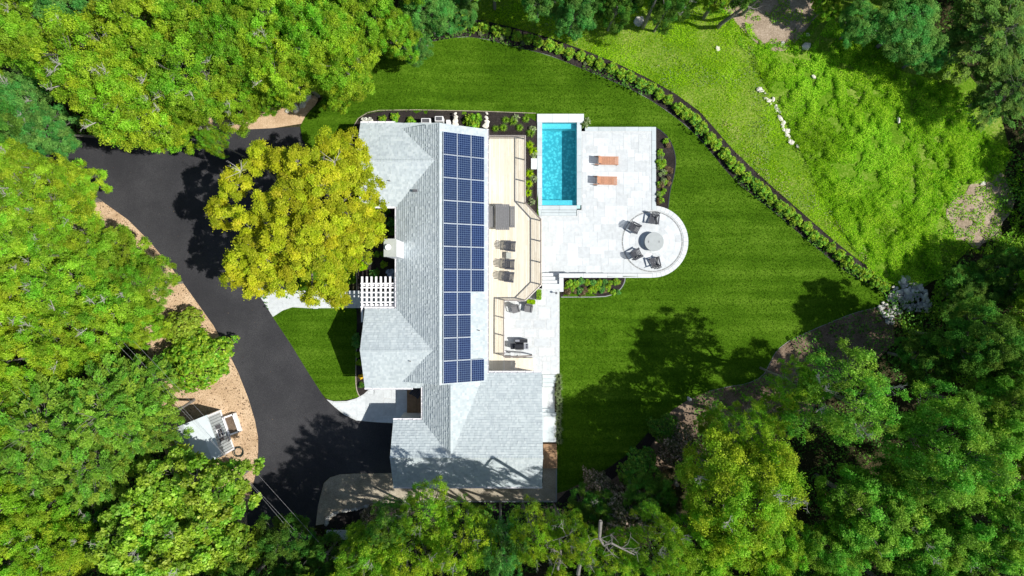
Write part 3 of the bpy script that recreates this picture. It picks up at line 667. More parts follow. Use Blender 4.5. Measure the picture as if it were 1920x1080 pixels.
# ------------------------------------------------------------------ solar array
sar = thing('solar_array', 'thirty blue solar panels on the east slope of the main roof', 'solar panels')
slope = math.atan2(RM-E0, XE-XR); pw, ph = .955/1.0, 1.60
pm = MB(); pm.box(0, 0, .04, 1.06, 1.585, .075); pm_mesh = pm.mesh('glass', M['solar'])
fm = MB()
for (x0, y0, x1, y1) in ((-.006, -.006, 1.066, .012), (-.006, 1.573, 1.066, 1.591), (-.006, .012, .012, 1.573), (1.048, .012, 1.066, 1.573)): fm.box(x0, y0, .0, x1, y1, .085)
fm_mesh = fm.mesh('solar_panel', M['pvframe'])
for c in range(3):
    for r in range(11):
        if c == 2 and 7 <= r <= 9: continue
        o = bpy.data.objects.new('solar_panel', fm_mesh); COL.objects.link(o); o.parent = sar
        s = .22+c*1.095
        y = 11.08-(r+1)*1.622
        o.location = (XR+s*math.cos(slope)+.12*math.sin(slope), y, RM-s*math.sin(slope)+.12*math.cos(slope)); o.rotation_euler = (0, slope, 0)
        gl_ = bpy.data.objects.new('glass', pm_mesh); COL.objects.link(gl_); gl_.parent = o
# ------------------------------------------------------------------ deck
ZD = .4
deck = thing('deck', 'long pale timber deck with dark railing along the east side of the house', 'deck')
DP = [(911, 254), (985, 254), (985, 379), (1015.5, 411.5), (1015.5, 534), (985, 564), (945.5, 564), (945.5, 697), (911, 697)]
dw = W2(DP, ZD)
bd = MB(); x = min(q[0] for q in dw); xm = max(q[0] for q in dw); X = x
while X < xm:
    cx = X+.07; ys = []
    for i in range(len(dw)):
        (x1, y1), (x2, y2) = dw[i], dw[(i+1) % len(dw)]
        if (x1 > cx) != (x2 > cx): ys.append(y1+(y2-y1)*(cx-x1)/(x2-x1))
    ys.sort()
    for y0, y1 in zip(ys[::2], ys[1::2]):
        yy = y0; first = True
        while yy < y1-.02:
            L = 2.2+R_.random()*2.5 if first else 3.6; first = False; y2 = min(y1, yy+L)
            bd.box(X+.006, yy+.003, ZD-.035, X+.134, y2-.002, ZD+R_.uniform(-.003, .002)); yy = y2
    X += .14
dme = bd.mesh('deck_boards', M['deckboard']); nbv = len(bd.v)//8; at_ = dme.color_attributes.new('v', 'FLOAT_COLOR', 'POINT'); ar = np.ones((nbv, 4), np.float32); ar[:, :3] = NR.random((nbv, 1)); at_.data.foreach_set('color', np.repeat(ar, 8, axis=0).ravel())
link('deck_boards', dme, deck, 'stuff')
fs = MB()
for a, b in zip(dw, dw[1:]+dw[:1]):
    fs.bar((a[0], a[1], ZD-.16), (b[0], b[1], ZD-.16), .05, .25)
fs.build('fascia', M['trim'], deck)
for (px, py) in ((983, 258), (983, 336), (983, 376), (1012, 414), (1012, 490), (1012, 530), (983, 560), (947, 600), (947, 660), (947, 562)):
    q = P(px, py, 0); mb = MB(); mb.box(q.x-.07, q.y-.07, -2.2, q.x+.07, q.y+.07, ZD-.04); mb.build('support_post', M['trim'], deck)
und = MB(); inner = W2([(915, 257), (982, 257), (982, 381), (1012, 413), (1012, 532), (983, 561), (943, 561), (943, 695), (915, 695)], ZD); und.prism(inner, -.75, ZD-.045)
und.build('deck_skirt', M['decking'], deck)
ZR = ZD+1.02
rail_pts = [(916, 255), (984, 255), (984, 295), (984, 336), (984, 378.5), (1014, 411), (1014, 450.5), (1014, 491), (1014, 533), (984, 563), (945, 563), (944.5, 597), (944.5, 631), (944.5, 669)]
rw = [P(a, b, ZR) for a, b in rail_pts]
for a in rw:
    mb = MB(); mb.box(a.x-.04, a.y-.04, ZD, a.x+.04, a.y+.04, ZR+.03); mb.build('railing_post', M['rail'], deck)
for a, b in zip(rw, rw[1:]):
    mb = MB(); mb.bar(a+Vector((0, 0, 0)), b, .09, .04); mb.build('top_rail', M['rail'], deck)
    mb = MB()
    for k in range(7): mb.bar((a.x, a.y, ZD+.12+k*.125), (b.x, b.y, ZD+.12+k*.125), .008, .008)
    mb.build('cables', M['rail'], deck)
# landing and stairs at the south end
ls = MB(); a = P(945.6, 671, ZD); b = P(971, 697, ZD); X = a.x
while X < b.x-.05: ls.box(X+.004, b.y, ZD-.035, min(X+.136, b.x), a.y, ZD); X += .14
ls.build('landing_boards', M['decking'], deck, 'stuff')
for i in range(3):
    z = ZD-.2*(i+1); a = P(971+i*9.7, 671, z); b = P(971+(i+1)*9.7, 697, z); mb = MB(); mb.box(a.x+.002, b.y, ZS-.02 if i < 3 else z, b.x, a.y, z); mb.build('stair_tread', M['decking'], deck, bevel=.008)
q0, q1, q2 = P(944.5, 669, ZR), P(970, 669, ZR-.02), P(997, 667, ZS+1.0)
for q, zb in ((q1, ZD), (q2, ZS)):
    mb = MB(); mb.box(q.x-.04, q.y-.04, zb, q.x+.04, q.y+.04, q.z+.02); mb.build('railing_post', M['rail'], deck)
for a, b in ((q0, q1), (q1, q2)):
    mb = MB(); mb.bar(a, b, .08, .04); mb.build('top_rail', M['rail'], deck)
    mb = MB()
    for k in range(6): mb.bar(a-Vector((0, 0, .15+k*.14)), b-Vector((0, 0, .15+k*.14)), .008, .008)
    mb.build('cables', M['rail'], deck)
st = MB(); st.bar(P(945, 672, ZD-.2), P(970, 672, ZD-.2), .05, .35); st.bar(P(970, 672, ZD-.25), P(998, 672, ZS+.1), .05, .3); st.build('stringer', M['decking'], deck)
# porch deck in the notch and side platform behind the garage
pd = thing('porch_deck', 'narrow brown boarded porch in the notch beside the front walk', 'porch')
a = P(763, 722, .25); b = P(795, 789, .25); X = a.x
while X < b.x:
    mb = MB(); mb.box(X+.005, b.y, .02, X+.135, a.y, .25); mb.build('board', M['brownwood'], pd); X += .14
sp_ = thing('side_platform', 'small brown timber platform at the southeast side of the garage', 'platform')
for i in range(5):
    z = ZS-.32-.05*(5-i) if i < 5 else 0; a = P(1018, 830+i*3.4, z); b = P(1043, 833.2+i*3.4, z); mb = MB(); mb.box(a.x, b.y, ZS-.9, b.x, a.y, ZS-.03+.04*i); mb.build('board', M['brownwood'], sp_)
a = P(1018, 847.5, ZS+.2); b = P(1043, 878, ZS+.2); X = a.x
while X < b.x-.06:
    mb = MB(); mb.box(X+.005, b.y, ZS-.9, X+.135, a.y, ZS+.2); mb.build('board', M['brownwood'], sp_); X += .14
# ------------------------------------------------------------------ pergola
pg = thing('pergola', 'white slatted pergola over the front walk against the house', 'pergola')
zp = 2.75
for i in range(8):
    x0 = 679.2+i*8.75; a = P(x0, 518.5, zp+.12); b = P(x0, 583 if i else 604, zp+.12); mb = MB(); mb.bar(a, b, .13, .16); mb.build('rafter', M['trim'], pg)
for y in (531.5, 539.5, 548.5, 557.5, 566.5, 575.5):
    a = P(676, y, zp+.26); b = P(747, y, zp+.26); mb = MB(); mb.bar(a, b, .09, .07); mb.build('purlin', M['trim'], pg)
for y in (535, 572):
    a = P(677, y, zp-.05); b = P(744, y, zp-.05); mb = MB(); mb.bar(a, b, .12, .16); mb.build('beam', M['trim'], pg)
for (x_, y) in ((680, 535), (680, 572), (742, 535)):
    q = P(x_, y, zp-.05); mb = MB(); mb.box(q.x-.08, q.y-.08, 0, q.x+.08, q.y+.08, zp-.13); mb.build('post', M['trim'], pg)
# ------------------------------------------------------------------ furniture
def adirondack(label, loc, rz, group, foot=True):
    """faces local +X; origin on the floor under the seat"""
    t = thing('adirondack_chair', label, 'chair', loc, rz, group); mt = M['chairblk']
    for s in (-1, 1):
        mb = MB(); mb.box(.28, s*.30-.03, 0, .36, s*.30+.03, .54); mb.build('leg', mt, t)
        mb = MB(); mb.bar((-.42, s*.27, .04), (.34, s*.27, .36), .03, .10); mb.build('leg', mt, t)
        mb = MB(); mb.hexa([(-.36, s*.33-.05, .54), (.40, s*.33-.08, .54), (.40, s*.33+.08, .54), (-.36, s*.33+.05, .54)], [(-.36, s*.33-.05, .565), (.40, s*.33-.08, .565), (.40, s*.33+.08, .565), (-.36, s*.33+.05, .565)]); mb.build('armrest', mt, t)
    for k in range(6):
        x = .34-k*.095; mb = MB(); mb.bar((x, -.27, .40-k*.035), (x, .27, .40-k*.035), .08, .02); mb.build('seat_slat', mt, t)
    hs = (.80, .88, .93, .93, .88, .80)
    for k in range(6):
        y = (k-2.5)*.088; f = (k-2.5)*.115; mb = MB()
        mb.bar((-.16, y, .22), (-.16-.42*hs[k], f, .22+.80*hs[k]), .075, .02, up=(1, 0, .5)); mb.build('back_slat', mt, t)
    mb = MB(); mb.bar((-.33, -.33, .55), (-.33, .33, .55), .06, .03); mb.build('crossbar', mt, t)
    return t
aw = [('charcoal slatted chair at the north side of the fire pit facing south', (1226, 411), ZP, 262), ('charcoal slatted chair northwest of the fire pit, facing it', (1190, 427), ZP, 330),
      ('charcoal slatted chair southwest of the fire pit, facing it', (1193, 477), ZP, 28), ('charcoal slatted chair at the south side of the fire pit facing north', (1228, 492), ZP, 105)]
for lb, (px, py), z, a in aw: adirondack(lb, P(px, py, z+.3)-Vector((0, 0, .3)), math.radians(a), 'dark chairs round the fire pit')
for lb, (px, py), a in (('dark slatted chair on the deck beside the small table, the northern one', (957, 462), -4), ('dark slatted chair on the deck just south of the small table', (955, 496), -2), ('southernmost dark slatted chair of three on the deck', (954, 519.5), -5)):
    adirondack(lb, P(px, py, ZD+.3)-Vector((0, 0, .3)), math.radians(a), 'dark chairs on the deck')
adirondack('dark chair in the shaded porch notch', P(781, 734, .55)-Vector((0, 0, .3)), math.radians(240), None)
fp = thing('fire_pit', 'round grey concrete fire pit with lid on the circular patio', 'fire pit', P(1224, 454, ZP))
mb = MB(); mb.cyl((0, 0), .70, 0, .50, 48, .74); mb.build('bowl', M['firepit'], fp)
mb = MB(); mb.cyl((0, 0), .76, .502, .56, 48); ld = mb.build('lid', M['firepit'], fp, bevel=.015)
for s in (-1, 1):
    mb = MB(); mb.tube([(s*.42-.03, -.07, .56), (s*.42-.03, -.07, .60), (s*.42-.03, .07, .60), (s*.42-.03, .07, .56)], .012, 6); mb.build('handle', M['darkgrey'], ld)
def lounger(label, loc, rz):
    t = thing('sun_lounger', label, 'lounger', loc, rz, 'teak loungers by the pool'); mt = M['teak']
    for s in (-1, 1):
        mb = MB(); mb.bar((-.95, s*.31, .28), (.95, s*.31, .28), .04, .08); mb.build('side_rail', mt, t)
        for x in (-.62, .85):
            mb = MB(); mb.box(x-.03, s*.31-.02, 0, x+.03, s*.31+.02, .25); mb.build('leg', mt, t)
    for k in range(17):
        x = -.30+k*.075; mb = MB(); mb.box(x-.031, -.285, .30, x+.031, .285, .325); mb.build('slat', mt, t)
    bk = MB(); bk.bar((-.36, -.25, .32), (-.72, -.25, .86), .04, .03); bk.bar((-.36, .25, .32), (-.72, .25, .86), .04, .03); br_ = bk.build('backrest', mt, t)
    sb = MB()
    for k in range(9):
        f = (k+.5)/9; sb.bar((-.36-.36*f, -.285, .32+.54*f+.02), (-.36-.36*f, .285, .32+.54*f+.02), .055, .018, up=(.5, 0, .4))
    sb.build('slats', mt, br_)
    for s in (-1, 1):
        mb = MB(); mb.tube([(-.75, s*.36-.02, .12), (-.75, s*.36+.02, .12)], .12, 14); mb.build('wheel', M['chairblk'], t)
    mb = MB(); mb.bar((-.75, -.36, .12), (-.75, .36, .12), .03, .03); mb.build('axle', M['chairblk'], t)
    return t
lounger('teak sun lounger on the patio, the northern of the pair, backrest raised', P(1137.5, 301, ZP+.3)-Vector((0, 0, .3)), math.radians(-1))
lounger('teak sun lounger on the patio, the southern of the pair, slightly paler', P(1135, 338.5, ZP+.3)-Vector((0, 0, .3)), math.radians(-1))
tb = thing('dining_table', 'grey slatted outdoor dining table on the deck between two benches', 'table', P(942, 407, ZD+.7)-Vector((0, 0, .7)))
for k in range(7):
    x = -.45+k*.15; mb = MB(); mb.box(x-.07, -.98, .70, x+.07, .98, .735); mb.build('tabletop_slat', M['greywood'], tb)
for sx in (-1, 1):
    for sy in (-1, 1):
        mb = MB(); mb.box(sx*.42-.045, sy*.82-.045, 0, sx*.42+.045, sy*.82+.045, .70); mb.build('leg', M['greywood'], tb)
mb = MB(); mb.box(-.40, -.80, .60, .40, .80, .68); mb.build('apron', M['greywood'], tb)
def bench(label, px, py):
    t = thing('bench', label, 'bench', P(px, py, ZD+.45)-Vector((0, 0, .45)), 0, 'grey benches at the deck table')
    for k in range(3):
        x = -.13+k*.13; mb = MB(); mb.box(x-.06, -.82, .42, x+.06, .82, .45); mb.build('seat_slat', M['greywood'], t)
    for s in (-1, 1):
        mb = MB(); mb.box(-.17, s*.68-.04, 0, .17, s*.68+.04, .42); mb.build('leg', M['greywood'], t)
bench('grey slatted bench between the deck table and the railing', 960.5, 406.5); bench('grey slatted bench between the deck table and the house eave', 921.5, 406.5)
stb = thing('side_table', 'small pale grey side table between two dark chairs on the deck', 'side table', P(954, 479, ZD+.4)-Vector((0, 0, .4)))
mb = MB(); mb.box(-.2, -.24, .42, .2, .24, .45); mb.build('tabletop', M['cap'], stb)
for sx in (-1, 1):
    for sy in (-1, 1): mb = MB(); mb.box(sx*.16-.02, sy*.2-.02, 0, sx*.16+.02, sy*.2+.02, .42); mb.build('leg', M['cap'], stb)
gr = thing('gas_grill', 'black gas grill with steel side shelf on the south patio by the deck', 'grill', P(974, 647, ZS))
mb = MB(); mb.box(-.33, -.30, .12, .33, .22, .80); mb.build('cabinet', M['grillblk'], gr, bevel=.02)
mb = MB(); n_ = 8
prof = [(-.28, .80), (-.28, .93), (-.20, 1.05), (-.05, 1.12), (.08, 1.10), (.17, 1.0), (.2, .80)]
pr = [(y, z) for y, z in prof]; b0 = len(mb.v)
mb.v += [(-.36, y, z) for y, z in pr]+[(.30, y, z) for y, z in pr]; k = len(pr)
mb.f += [tuple(range(k)), tuple(range(2*k-1, k-1, -1))]+[(i, i+k, (i+1) % k+k, (i+1) % k) for i in range(k)]
hood = mb.build('hood', M['grillblk'], gr)
mb = MB(); mb.tube([(-.25, -.25, 1.06), (-.25, -.31, 1.08), (.2, -.31, 1.08), (.2, -.25, 1.06)], .014, 6); mb.build('handle', M['steel'], hood)
mb = MB(); mb.box(.335, -.25, .80, .68, .2, .84); sh_ = mb.build('side_shelf', M['steel'], gr)
for kx in range(3): mb = MB(); mb.box(.50, -.18+kx*.13, .842, .62, -.10+kx*.13, .87); mb.build('burner', M['grillblk'], sh_)
mb = MB(); mb.box(-.70, -.25, .80, -.37, .2, .84); mb.build('side_shelf', M['grillblk'], gr)
mb = MB(); mb.box(-.35, .24, .0, .62, .50, .78); mb.build('rear_cart', M['grillblk'], gr, bevel=.02)
mb = MB(); mb.box(-.34, .33, .782, .0, .48, .83); mb.build('tool_tray', M['steel'], gr)
for s in (-1, 1):
    for s2 in (-1, 1): mb = MB(); mb.tube([(s*.3-.02, s2*.2-.02, .06), (s*.3+.02, s2*.2-.02, .06)], .06, 10); mb.build('wheel', M['rail'], gr)
def armchair(label, px, py, a):
    t = thing('armchair', label, 'chair', P(px, py, ZS+.4)-Vector((0, 0, .4)), math.radians(a), 'grey armchairs by the south patio planters')
    mb = MB(); mb.box(-.25, -.27, .38, .27, .27, .46); mb.build('seat', M['greywood'], t, bevel=.02)
    mb = MB(); mb.hexa([(-.25, -.27, .45), (-.21, -.27, .45), (-.21, .27, .45), (-.25, .27, .45)], [(-.40, -.25, .95), (-.37, -.25, .95), (-.37, .25, .95), (-.40, .25, .95)]); mb.build('backrest', M['greywood'], t)
    for s in (-1, 1):
        mb = MB(); mb.bar((-.28, s*.29, .64), (.22, s*.29, .62), .05, .03); mb.build('armrest', M['greywood'], t)
        for x in (-.24, .22): mb = MB(); mb.bar((x, s*.27, 0), (x, s*.29, .62 if x > 0 else .64), .035, .035); mb.build('leg', M['greywood'], t)
armchair('grey armchair on the south patio under the deck corner, the western one', 967, 580, -75); armchair('grey armchair on the south patio beside the yellow planter', 991, 579, -100)
# ------------------------------------------------------------------ small house-side things
def ac(label, px0, px1, py, z, hh):
    q = P((px0+px1)/2, py, .2); wd = (px1-px0)/26; t = thing('condenser_unit', label, 'air conditioner', (q.x, q.y, z), 0, 'white condensers at the north wall')
    mb = MB(); mb.box(-wd/2, -.2, 0, wd/2, .2, hh); mb.build('casing', M['trim'], t, bevel=.03)
    mb = MB(); mb.box(-wd/2+.08, -.15, hh+.001, wd/2-.08, .14, hh+.012); mb.build('grille', M['darkgrey'], t)
ac('white condenser by the north wall, the western lower one', 790, 809, 228.5, -.6, 1.2); ac('white condenser by the north wall, the eastern one with rounded top frame', 816, 833, 226, -.7, 1.5)
mb = MB(); q = P(841, 230, 0); mb.box(q.x-.15, q.y-.2, -.8, q.x+.15, q.y+.15, .3); tag(mb.build('meter_box', M['trim'], bevel=.02), 'small white utility box at the north wall east of the condensers', 'utility box')
# rock builder
import bmesh
def rock_mesh(seed, sub=1):
    bm = bmesh.new(); bmesh.ops.create_icosphere(bm, subdivisions=sub, radius=1); rr = random.Random(seed)
    for v in bm.verts:
        v.co *= .78+.35*rr.random(); v.co.z *= .7
    me = bpy.data.meshes.new('stone'); bm.to_mesh(me); bm.free(); me.materials.append(M['stone']); return me
ROCK = [rock_mesh(i, 1 if i < 5 else 2) for i in range(8)]
def rock(name, px, py, s, label=None, cat='rock', parent=None, mat=None, group=None, z=None, ax=None):
    me = ROCK[R_.randrange(8)] if parent is None else ROCK[R_.randrange(5)]
    o = bpy.data.objects.new(name, me); COL.objects.link(o)
    q = G(px, py, 0); zz = q.z if z is None else z
    o.location = (q.x, q.y, zz+s*.25); a = ax or R_.uniform(.6, 1.0); o.scale = (s, s*a, s*R_.uniform(.6, 1)); o.rotation_euler = (R_.uniform(-.2, .2), R_.uniform(-.2, .2), R_.uniform(0, 6.28))
    if parent is not None: o.parent = parent
    if mat: o.material_slots[0].link = 'OBJECT'; o.material_slots[0].material = M[mat]
    if label: tag(o, label, cat, group)
    return o
pile = thing('rubble_pile', 'fan of grey and cream rubble stones at the east tip of the lawn', 'stone pile')
PILE = [(1644, 575), (1655, 565), (1668, 553), (1670, 538), (1688, 525), (1692, 515), (1700, 518), (1715, 528), (1728, 540), (1735, 550), (1742, 565), (1743, 582), (1735, 586), (1712, 583), (1690, 583), (1672, 592), (1672, 608), (1660, 606), (1652, 590)]
cnt = 0
while cnt < 290:
    x_, y_ = R_.uniform(1644, 1745), R_.uniform(514, 610)
    if not pip(PILE, [x_], [y_])[0]: continue
    edge = y_ < 560 and R_.random() < .5
    s = R_.uniform(.16, .34) if edge else R_.uniform(.11, .21)
    rock('stone', x_, y_, s, parent=pile, mat='wstone' if R_.random() < (.25 if y_ < 570 else .05) else None, z=float(g(x_, y_))+R_.uniform(0, .22)); cnt += 1
rock('boulder', 1197, 42, .50, 'large white boulder under the tree at the top edge', 'boulder', mat='wstone')
rock('boulder', 1511, 88, .42, 'white rock at the south edge of the bare soil patch', 'boulder', mat='wstone'); rock('boulder', 1514, 66, .2, 'small round white rock just north of a bigger one', 'boulder', mat='wstone')
rock('boulder', 1525, 144, .22, 'pale pointed rock in the scrub below the soil patch', 'boulder', mat='wstone'); rock('boulder', 1683, 226, .34, 'white curved rock alone in the scrub', 'boulder', mat='wstone', ax=.35)
rock('boulder', 1345, 92, .26, 'pale rock at the west edge of the meadow scrub', 'boulder', mat='wstone'); rock('boulder', 1495, 274, .2, 'white rock at the south end of the stone row', 'boulder', mat='wstone')
rock('boulder', 1842, 343, .25, 'grey white rock on the shaded soil slope', 'boulder', mat='wstone'); rock('boulder', 1292, 748, .25, 'tan rock in the brown mulch bed edge', 'boulder')
rock('boulder', 1466, 82, .22, 'grey rock at the foot of the soil patch', 'boulder')
for i, (x_, y_, s, lb) in enumerate(((578, 183, .5, 'cream boulder at the top of the sand path'), (568, 196, .36, 'cream boulder second from the top of the sand path'), (555, 203, .42, 'wide cream boulder where the sand path bends'), (540, 208, .24, 'small cream boulder at the lower end of the path boulders'))):
    rock('boulder', x_, y_, s, lb, 'boulder', mat='wstone')
srow = thing('stone_row', 'diagonal row of white stones through the meadow', 'stone row')
for i in range(34):
    t = i/33; rock('stone', 1421+t*72+R_.uniform(-4, 4)+(8*math.sin(t*5)), 165+t*102+R_.uniform(-5, 5), R_.uniform(.1, .28), parent=srow, mat='wstone')
for (x_, y0, y1, lb) in ((855.5, 217, 236, 'upright pale stone in the north bed west of the round shrub'), (913, 218, 242, 'tapering pale stone at the north end of the deck')):
    pr_ = thing('standing_stones', lb, 'stone'); n_ = 4
    for i in range(n_): rock('stone', x_+R_.uniform(-1, 1), y0+(y1-y0)*i/(n_-1), .16+.05*i, parent=pr_, mat='wstone', z=-.5)
stw = thing('stone_edging', 'curved row of flat grey stones at the south edge of the gravel strip', 'stone edging')
for i in range(26):
    t = i/25; c_ = smooth([(612, 982), (614, 972), (622, 965), (640, 958), (665, 955), (690, 948), (715, 941)], 2, False); k_ = c_[int(t*(len(c_)-1))]
    rock('stone', k_[0], k_[1], R_.uniform(.13, .24), parent=stw, z=.02)
# fallen grey slab under bottom trees
mb = MB(); q = P(634, 1003, .3); mb.box(q.x-.9, q.y-.35, 0, q.x+.7, q.y+.3, .35); tag(mb.build('storage_box', M['coping']), 'pale blue grey box half hidden in the dark bed at the bottom', 'box')
# ------------------------------------------------------------------ shed
shd = thing('shed', 'small grey shed with pale gambrel roof beside the gravel verge', 'shed', (0, 0, 0))
ze = 2.4
A_, B_ = P(388, 778, ze), P(416, 856, ze); C2_, D2_ = P(345, 876, ze), P(318, 806, ze)   # NE, SE, SW, NW eave corners
def mid(a, b, t): return a+(b-a)*t
ups = [(0, 0), (.16, .55), (.5, .85), (.84, .55), (1, 0)]
for k in range(4):
    (t0, h0), (t1, h1) = ups[k], ups[k+1]
    nA, nB = mid(A_, D2_, t0)+Vector((0, 0, h0)), mid(A_, D2_, t1)+Vector((0, 0, h1)); sA, sB = mid(B_, C2_, t0)+Vector((0, 0, h0)), mid(B_, C2_, t1)+Vector((0, 0, h1))
    mb = MB(); up = Vector((0, 0, -.07)); mb.hexa([nA+up, sA+up, sB+up, nB+up], [nA, sA, sB, nB]); mb.build('roof', M['shingle'] if False else M['coping'], shd)
ins_ = [A_, B_, C2_, D2_]; cen = sum(ins_, Vector())/4
wc = [cen+(q-cen)*.95 for q in ins_]
mb = MB(); mb.prism([(q.x, q.y) for q in wc], 0, ze-.08); mb.build('wall', M['greywood'], shd)
for (a, b) in ((0, 3), (1, 2)):
    p0, p1 = wc[a], wc[b]; mb = MB(); pts = [Vector((mid(p0, p1, t).x, mid(p0, p1, t).y, ze-.07+h*.93)) for t, h in ups]; mb.quad(pts); mb.build('gable_wall', M['greywood'], shd)
e_dir = (wc[1]-wc[0]).normalized(); out = Vector((-e_dir.y, e_dir.x, 0)); out = out if out.x > 0 else -out
face0 = Vector((wc[0].x, wc[0].y, 0)); LE = (wc[1]-wc[0]).length
k = 0
sdm = simple('grey_board_siding', (.50, .54, .54), .7, var=.1, scale=4, rnd=.15)
while k*.22 < LE-.05:
    a = face0+e_dir*(k*.22+.01)+out*.015; b = face0+e_dir*min(LE, k*.22+.20)+out*.015; mb = MB(); mb.hexa([a, b, b+out*.02, a+out*.02], [q+Vector((0, 0, ze-.1)) for q in (a, b, b+out*.02, a+out*.02)]); mb.build('siding_board', sdm, shd); k += 1
for t in (0, 1):
    q = face0+e_dir*(LE*t)+out*.03; mb = MB(); mb.box(q.x-.07, q.y-.07, 0, q.x+.07, q.y+.07, ze-.09); mb.build('corner_trim', M['trim'], shd)
mb = MB(); mb.bar(face0+out*.05+Vector((0, 0, .08)), face0+e_dir*LE+out*.05+Vector((0, 0, .08)), .05, .16); mb.build('base_trim', M['trim'], shd)
wcn = face0+e_dir*(LE*.5)+out*.06+Vector((0, 0, 1.35)); mb = MB()
for s in (-1, 0, 1): mb.bar(wcn+e_dir*s*.3-Vector((0, 0, .42)), wcn+e_dir*s*.3+Vector((0, 0, .42)), .06 if s else .04, .05, up=out)
for s in (-1, 0, 1): mb.bar(wcn-e_dir*.33+Vector((0, 0, s*.4)), wcn+e_dir*.33+Vector((0, 0, s*.4)), .05, .07)
wf = mb.build('window', M['trim'], shd); mb = MB(); mb.bar(wcn-e_dir*.3-out*.02, wcn+e_dir*.3-out*.02, .02, .78); mb.build('pane', M['pane'], wf)
for s in (-1, 1):
    mb = MB(); mb.bar(wcn+e_dir*s*.38, wcn+e_dir*s*.62, .04, .86); mb.build('shutter', M['darkgrey'], shd)
pb = thing('mulch_planter', 'white framed raised planter of brown mulch against the shed', 'planter')
pc = face0+e_dir*(LE*.42)+out*.62
for (s, du, dv, lu, lv) in ((0, 0, .42, .75, .09), (1, 0, -.42, .75, .07), (2, .7, 0, .06, .42), (3, -.7, 0, .06, .42)):
    c_ = pc+e_dir*du+out*dv; mb = MB()
    cs = [c_+e_dir*(su*lu)+out*(sv*lv) for su, sv in ((-1, -1), (1, -1), (1, 1), (-1, 1))]; mb.hexa([q for q in cs], [q+Vector((0, 0, .45)) for q in cs]); mb.build('side_board', M['trim'], pb)
mb = MB(); cs = [pc+e_dir*(su*.64)+out*(sv*.33) for su, sv in ((-1, -1), (1, -1), (1, 1), (-1, 1))]; mb.hexa(cs, [q+Vector((0, 0, .33)) for q in cs]); mb.build('mulch_fill', M['bark'], pb)
hz_ = MB(); q = G(447, 847, .05)
for k in range(5):
    pts = [(q.x+(.30+.03*k+.02*math.sin(a*3+k))*math.cos(a), q.y+(.30+.03*k)*math.sin(a), q.z+.03*k*(k % 2)) for a in [i*math.pi/14 for i in range(29)]]; hz_.tube(pts, .017, 5)
tag(hz_.build('garden_hose', M['rubber']), 'coiled dark green garden hose on the gravel by the shed', 'hose')
# overhead wires crossing the shed
for k, (y0, y1, x1) in enumerate(((700, 968, 505), (712, 962, 490), (690, 985, 545))):
    a = P(150+k*25, 575+k*6, 6.5); b = P(x1+60, y1+40, 6.0); pts = []
    for i in range(15):
        t = i/14; v_ = a.lerp(b, t); v_.z -= 1.0*4*t*(1-t)*.25; pts.append(v_)
    mb = MB(); mb.tube(pts, .006, 4); tag(mb.build('overhead_wire', M['wire']), ('thin overhead wire slanting above the shed roof, the middle one', 'thin overhead wire nearest the planter beside the shed', 'thin overhead wire farthest from the driveway bend')[k], 'wire', 'utility wires above the shed')
# ------------------------------------------------------------------ leaves
def leaf_mesh(name, C, N, size, mat, rnd, clump=None, aspect=.62, val=None, align=None):
    n = len(C); N = N/np.maximum(np.linalg.norm(N, axis=1, keepdims=True), 1e-6)
    t = NR.normal(size=(n, 3)) if align is None else align+NR.normal(size=(n, 3))*.15
    t -= N*np.sum(t*N, axis=1, keepdims=True); t /= np.maximum(np.linalg.norm(t, axis=1, keepdims=True), 1e-6); b = np.cross(N, t)
    s = np.asarray(size).reshape(-1, 1) if np.ndim(size) else size
    V = np.stack([C-t*s*.5, C-b*s*.5*aspect-N*s*.06, C+t*s*.5, C+b*s*.5*aspect-N*s*.06], 1).reshape(-1, 3).astype(np.float32)
    me = bpy.data.meshes.new(name); me.vertices.add(4*n); me.vertices.foreach_set('co', V.ravel())
    me.loops.add(4*n); me.loops.foreach_set('vertex_index', np.arange(4*n, dtype=np.int32))
    me.polygons.add(n); me.polygons.foreach_set('loop_start', np.arange(0, 4*n, 4, dtype=np.int32))
    try: me.polygons.foreach_set('loop_total', np.full(n, 4, np.int32))
    except Exception: pass
    at = me.color_attributes.new('v', 'FLOAT_COLOR', 'POINT'); a = np.ones((n, 4), np.float32)
    a[:, 0] = rnd; a[:, 1] = NR.random(n) if clump is None else clump; a[:, 2] = .5 if val is None else val
    at.data.foreach_set('color', np.repeat(a, 4, axis=0).ravel()); me.update(calc_edges=True)
    if mat is not None: me.materials.append(mat)
    return me
def unit(n):
    v = NR.normal(size=(n, 3)); return v/np.linalg.norm(v, axis=1, keepdims=True)
def clumps_to_leaves(cen, rad, out, twigs, nl, lsz, spread=.12, flat=.6, upb=.75, rag=.5):
    """cen: clump centres, rad: clump radii, out: outward direction per clump"""
    K = len(cen); ti = np.repeat(np.arange(K), twigs); d = unit(len(ti)); d += out[ti]*.7; d /= np.linalg.norm(d, axis=1, keepdims=True)
    tp = cen[ti]+d*(rad[ti]*(1-rag*NR.random(len(ti))))[:, None]*np.array([1, 1, flat])
    li = np.repeat(np.arange(len(ti)), nl); C = tp[li]+NR.normal(size=(len(li), 3))*spread*np.array([1, 1, .6])
    N = d[li]*.5+np.array([0, 0, upb])+NR.normal(size=(len(li), 3))*.5
    return C, N, ti[li], li
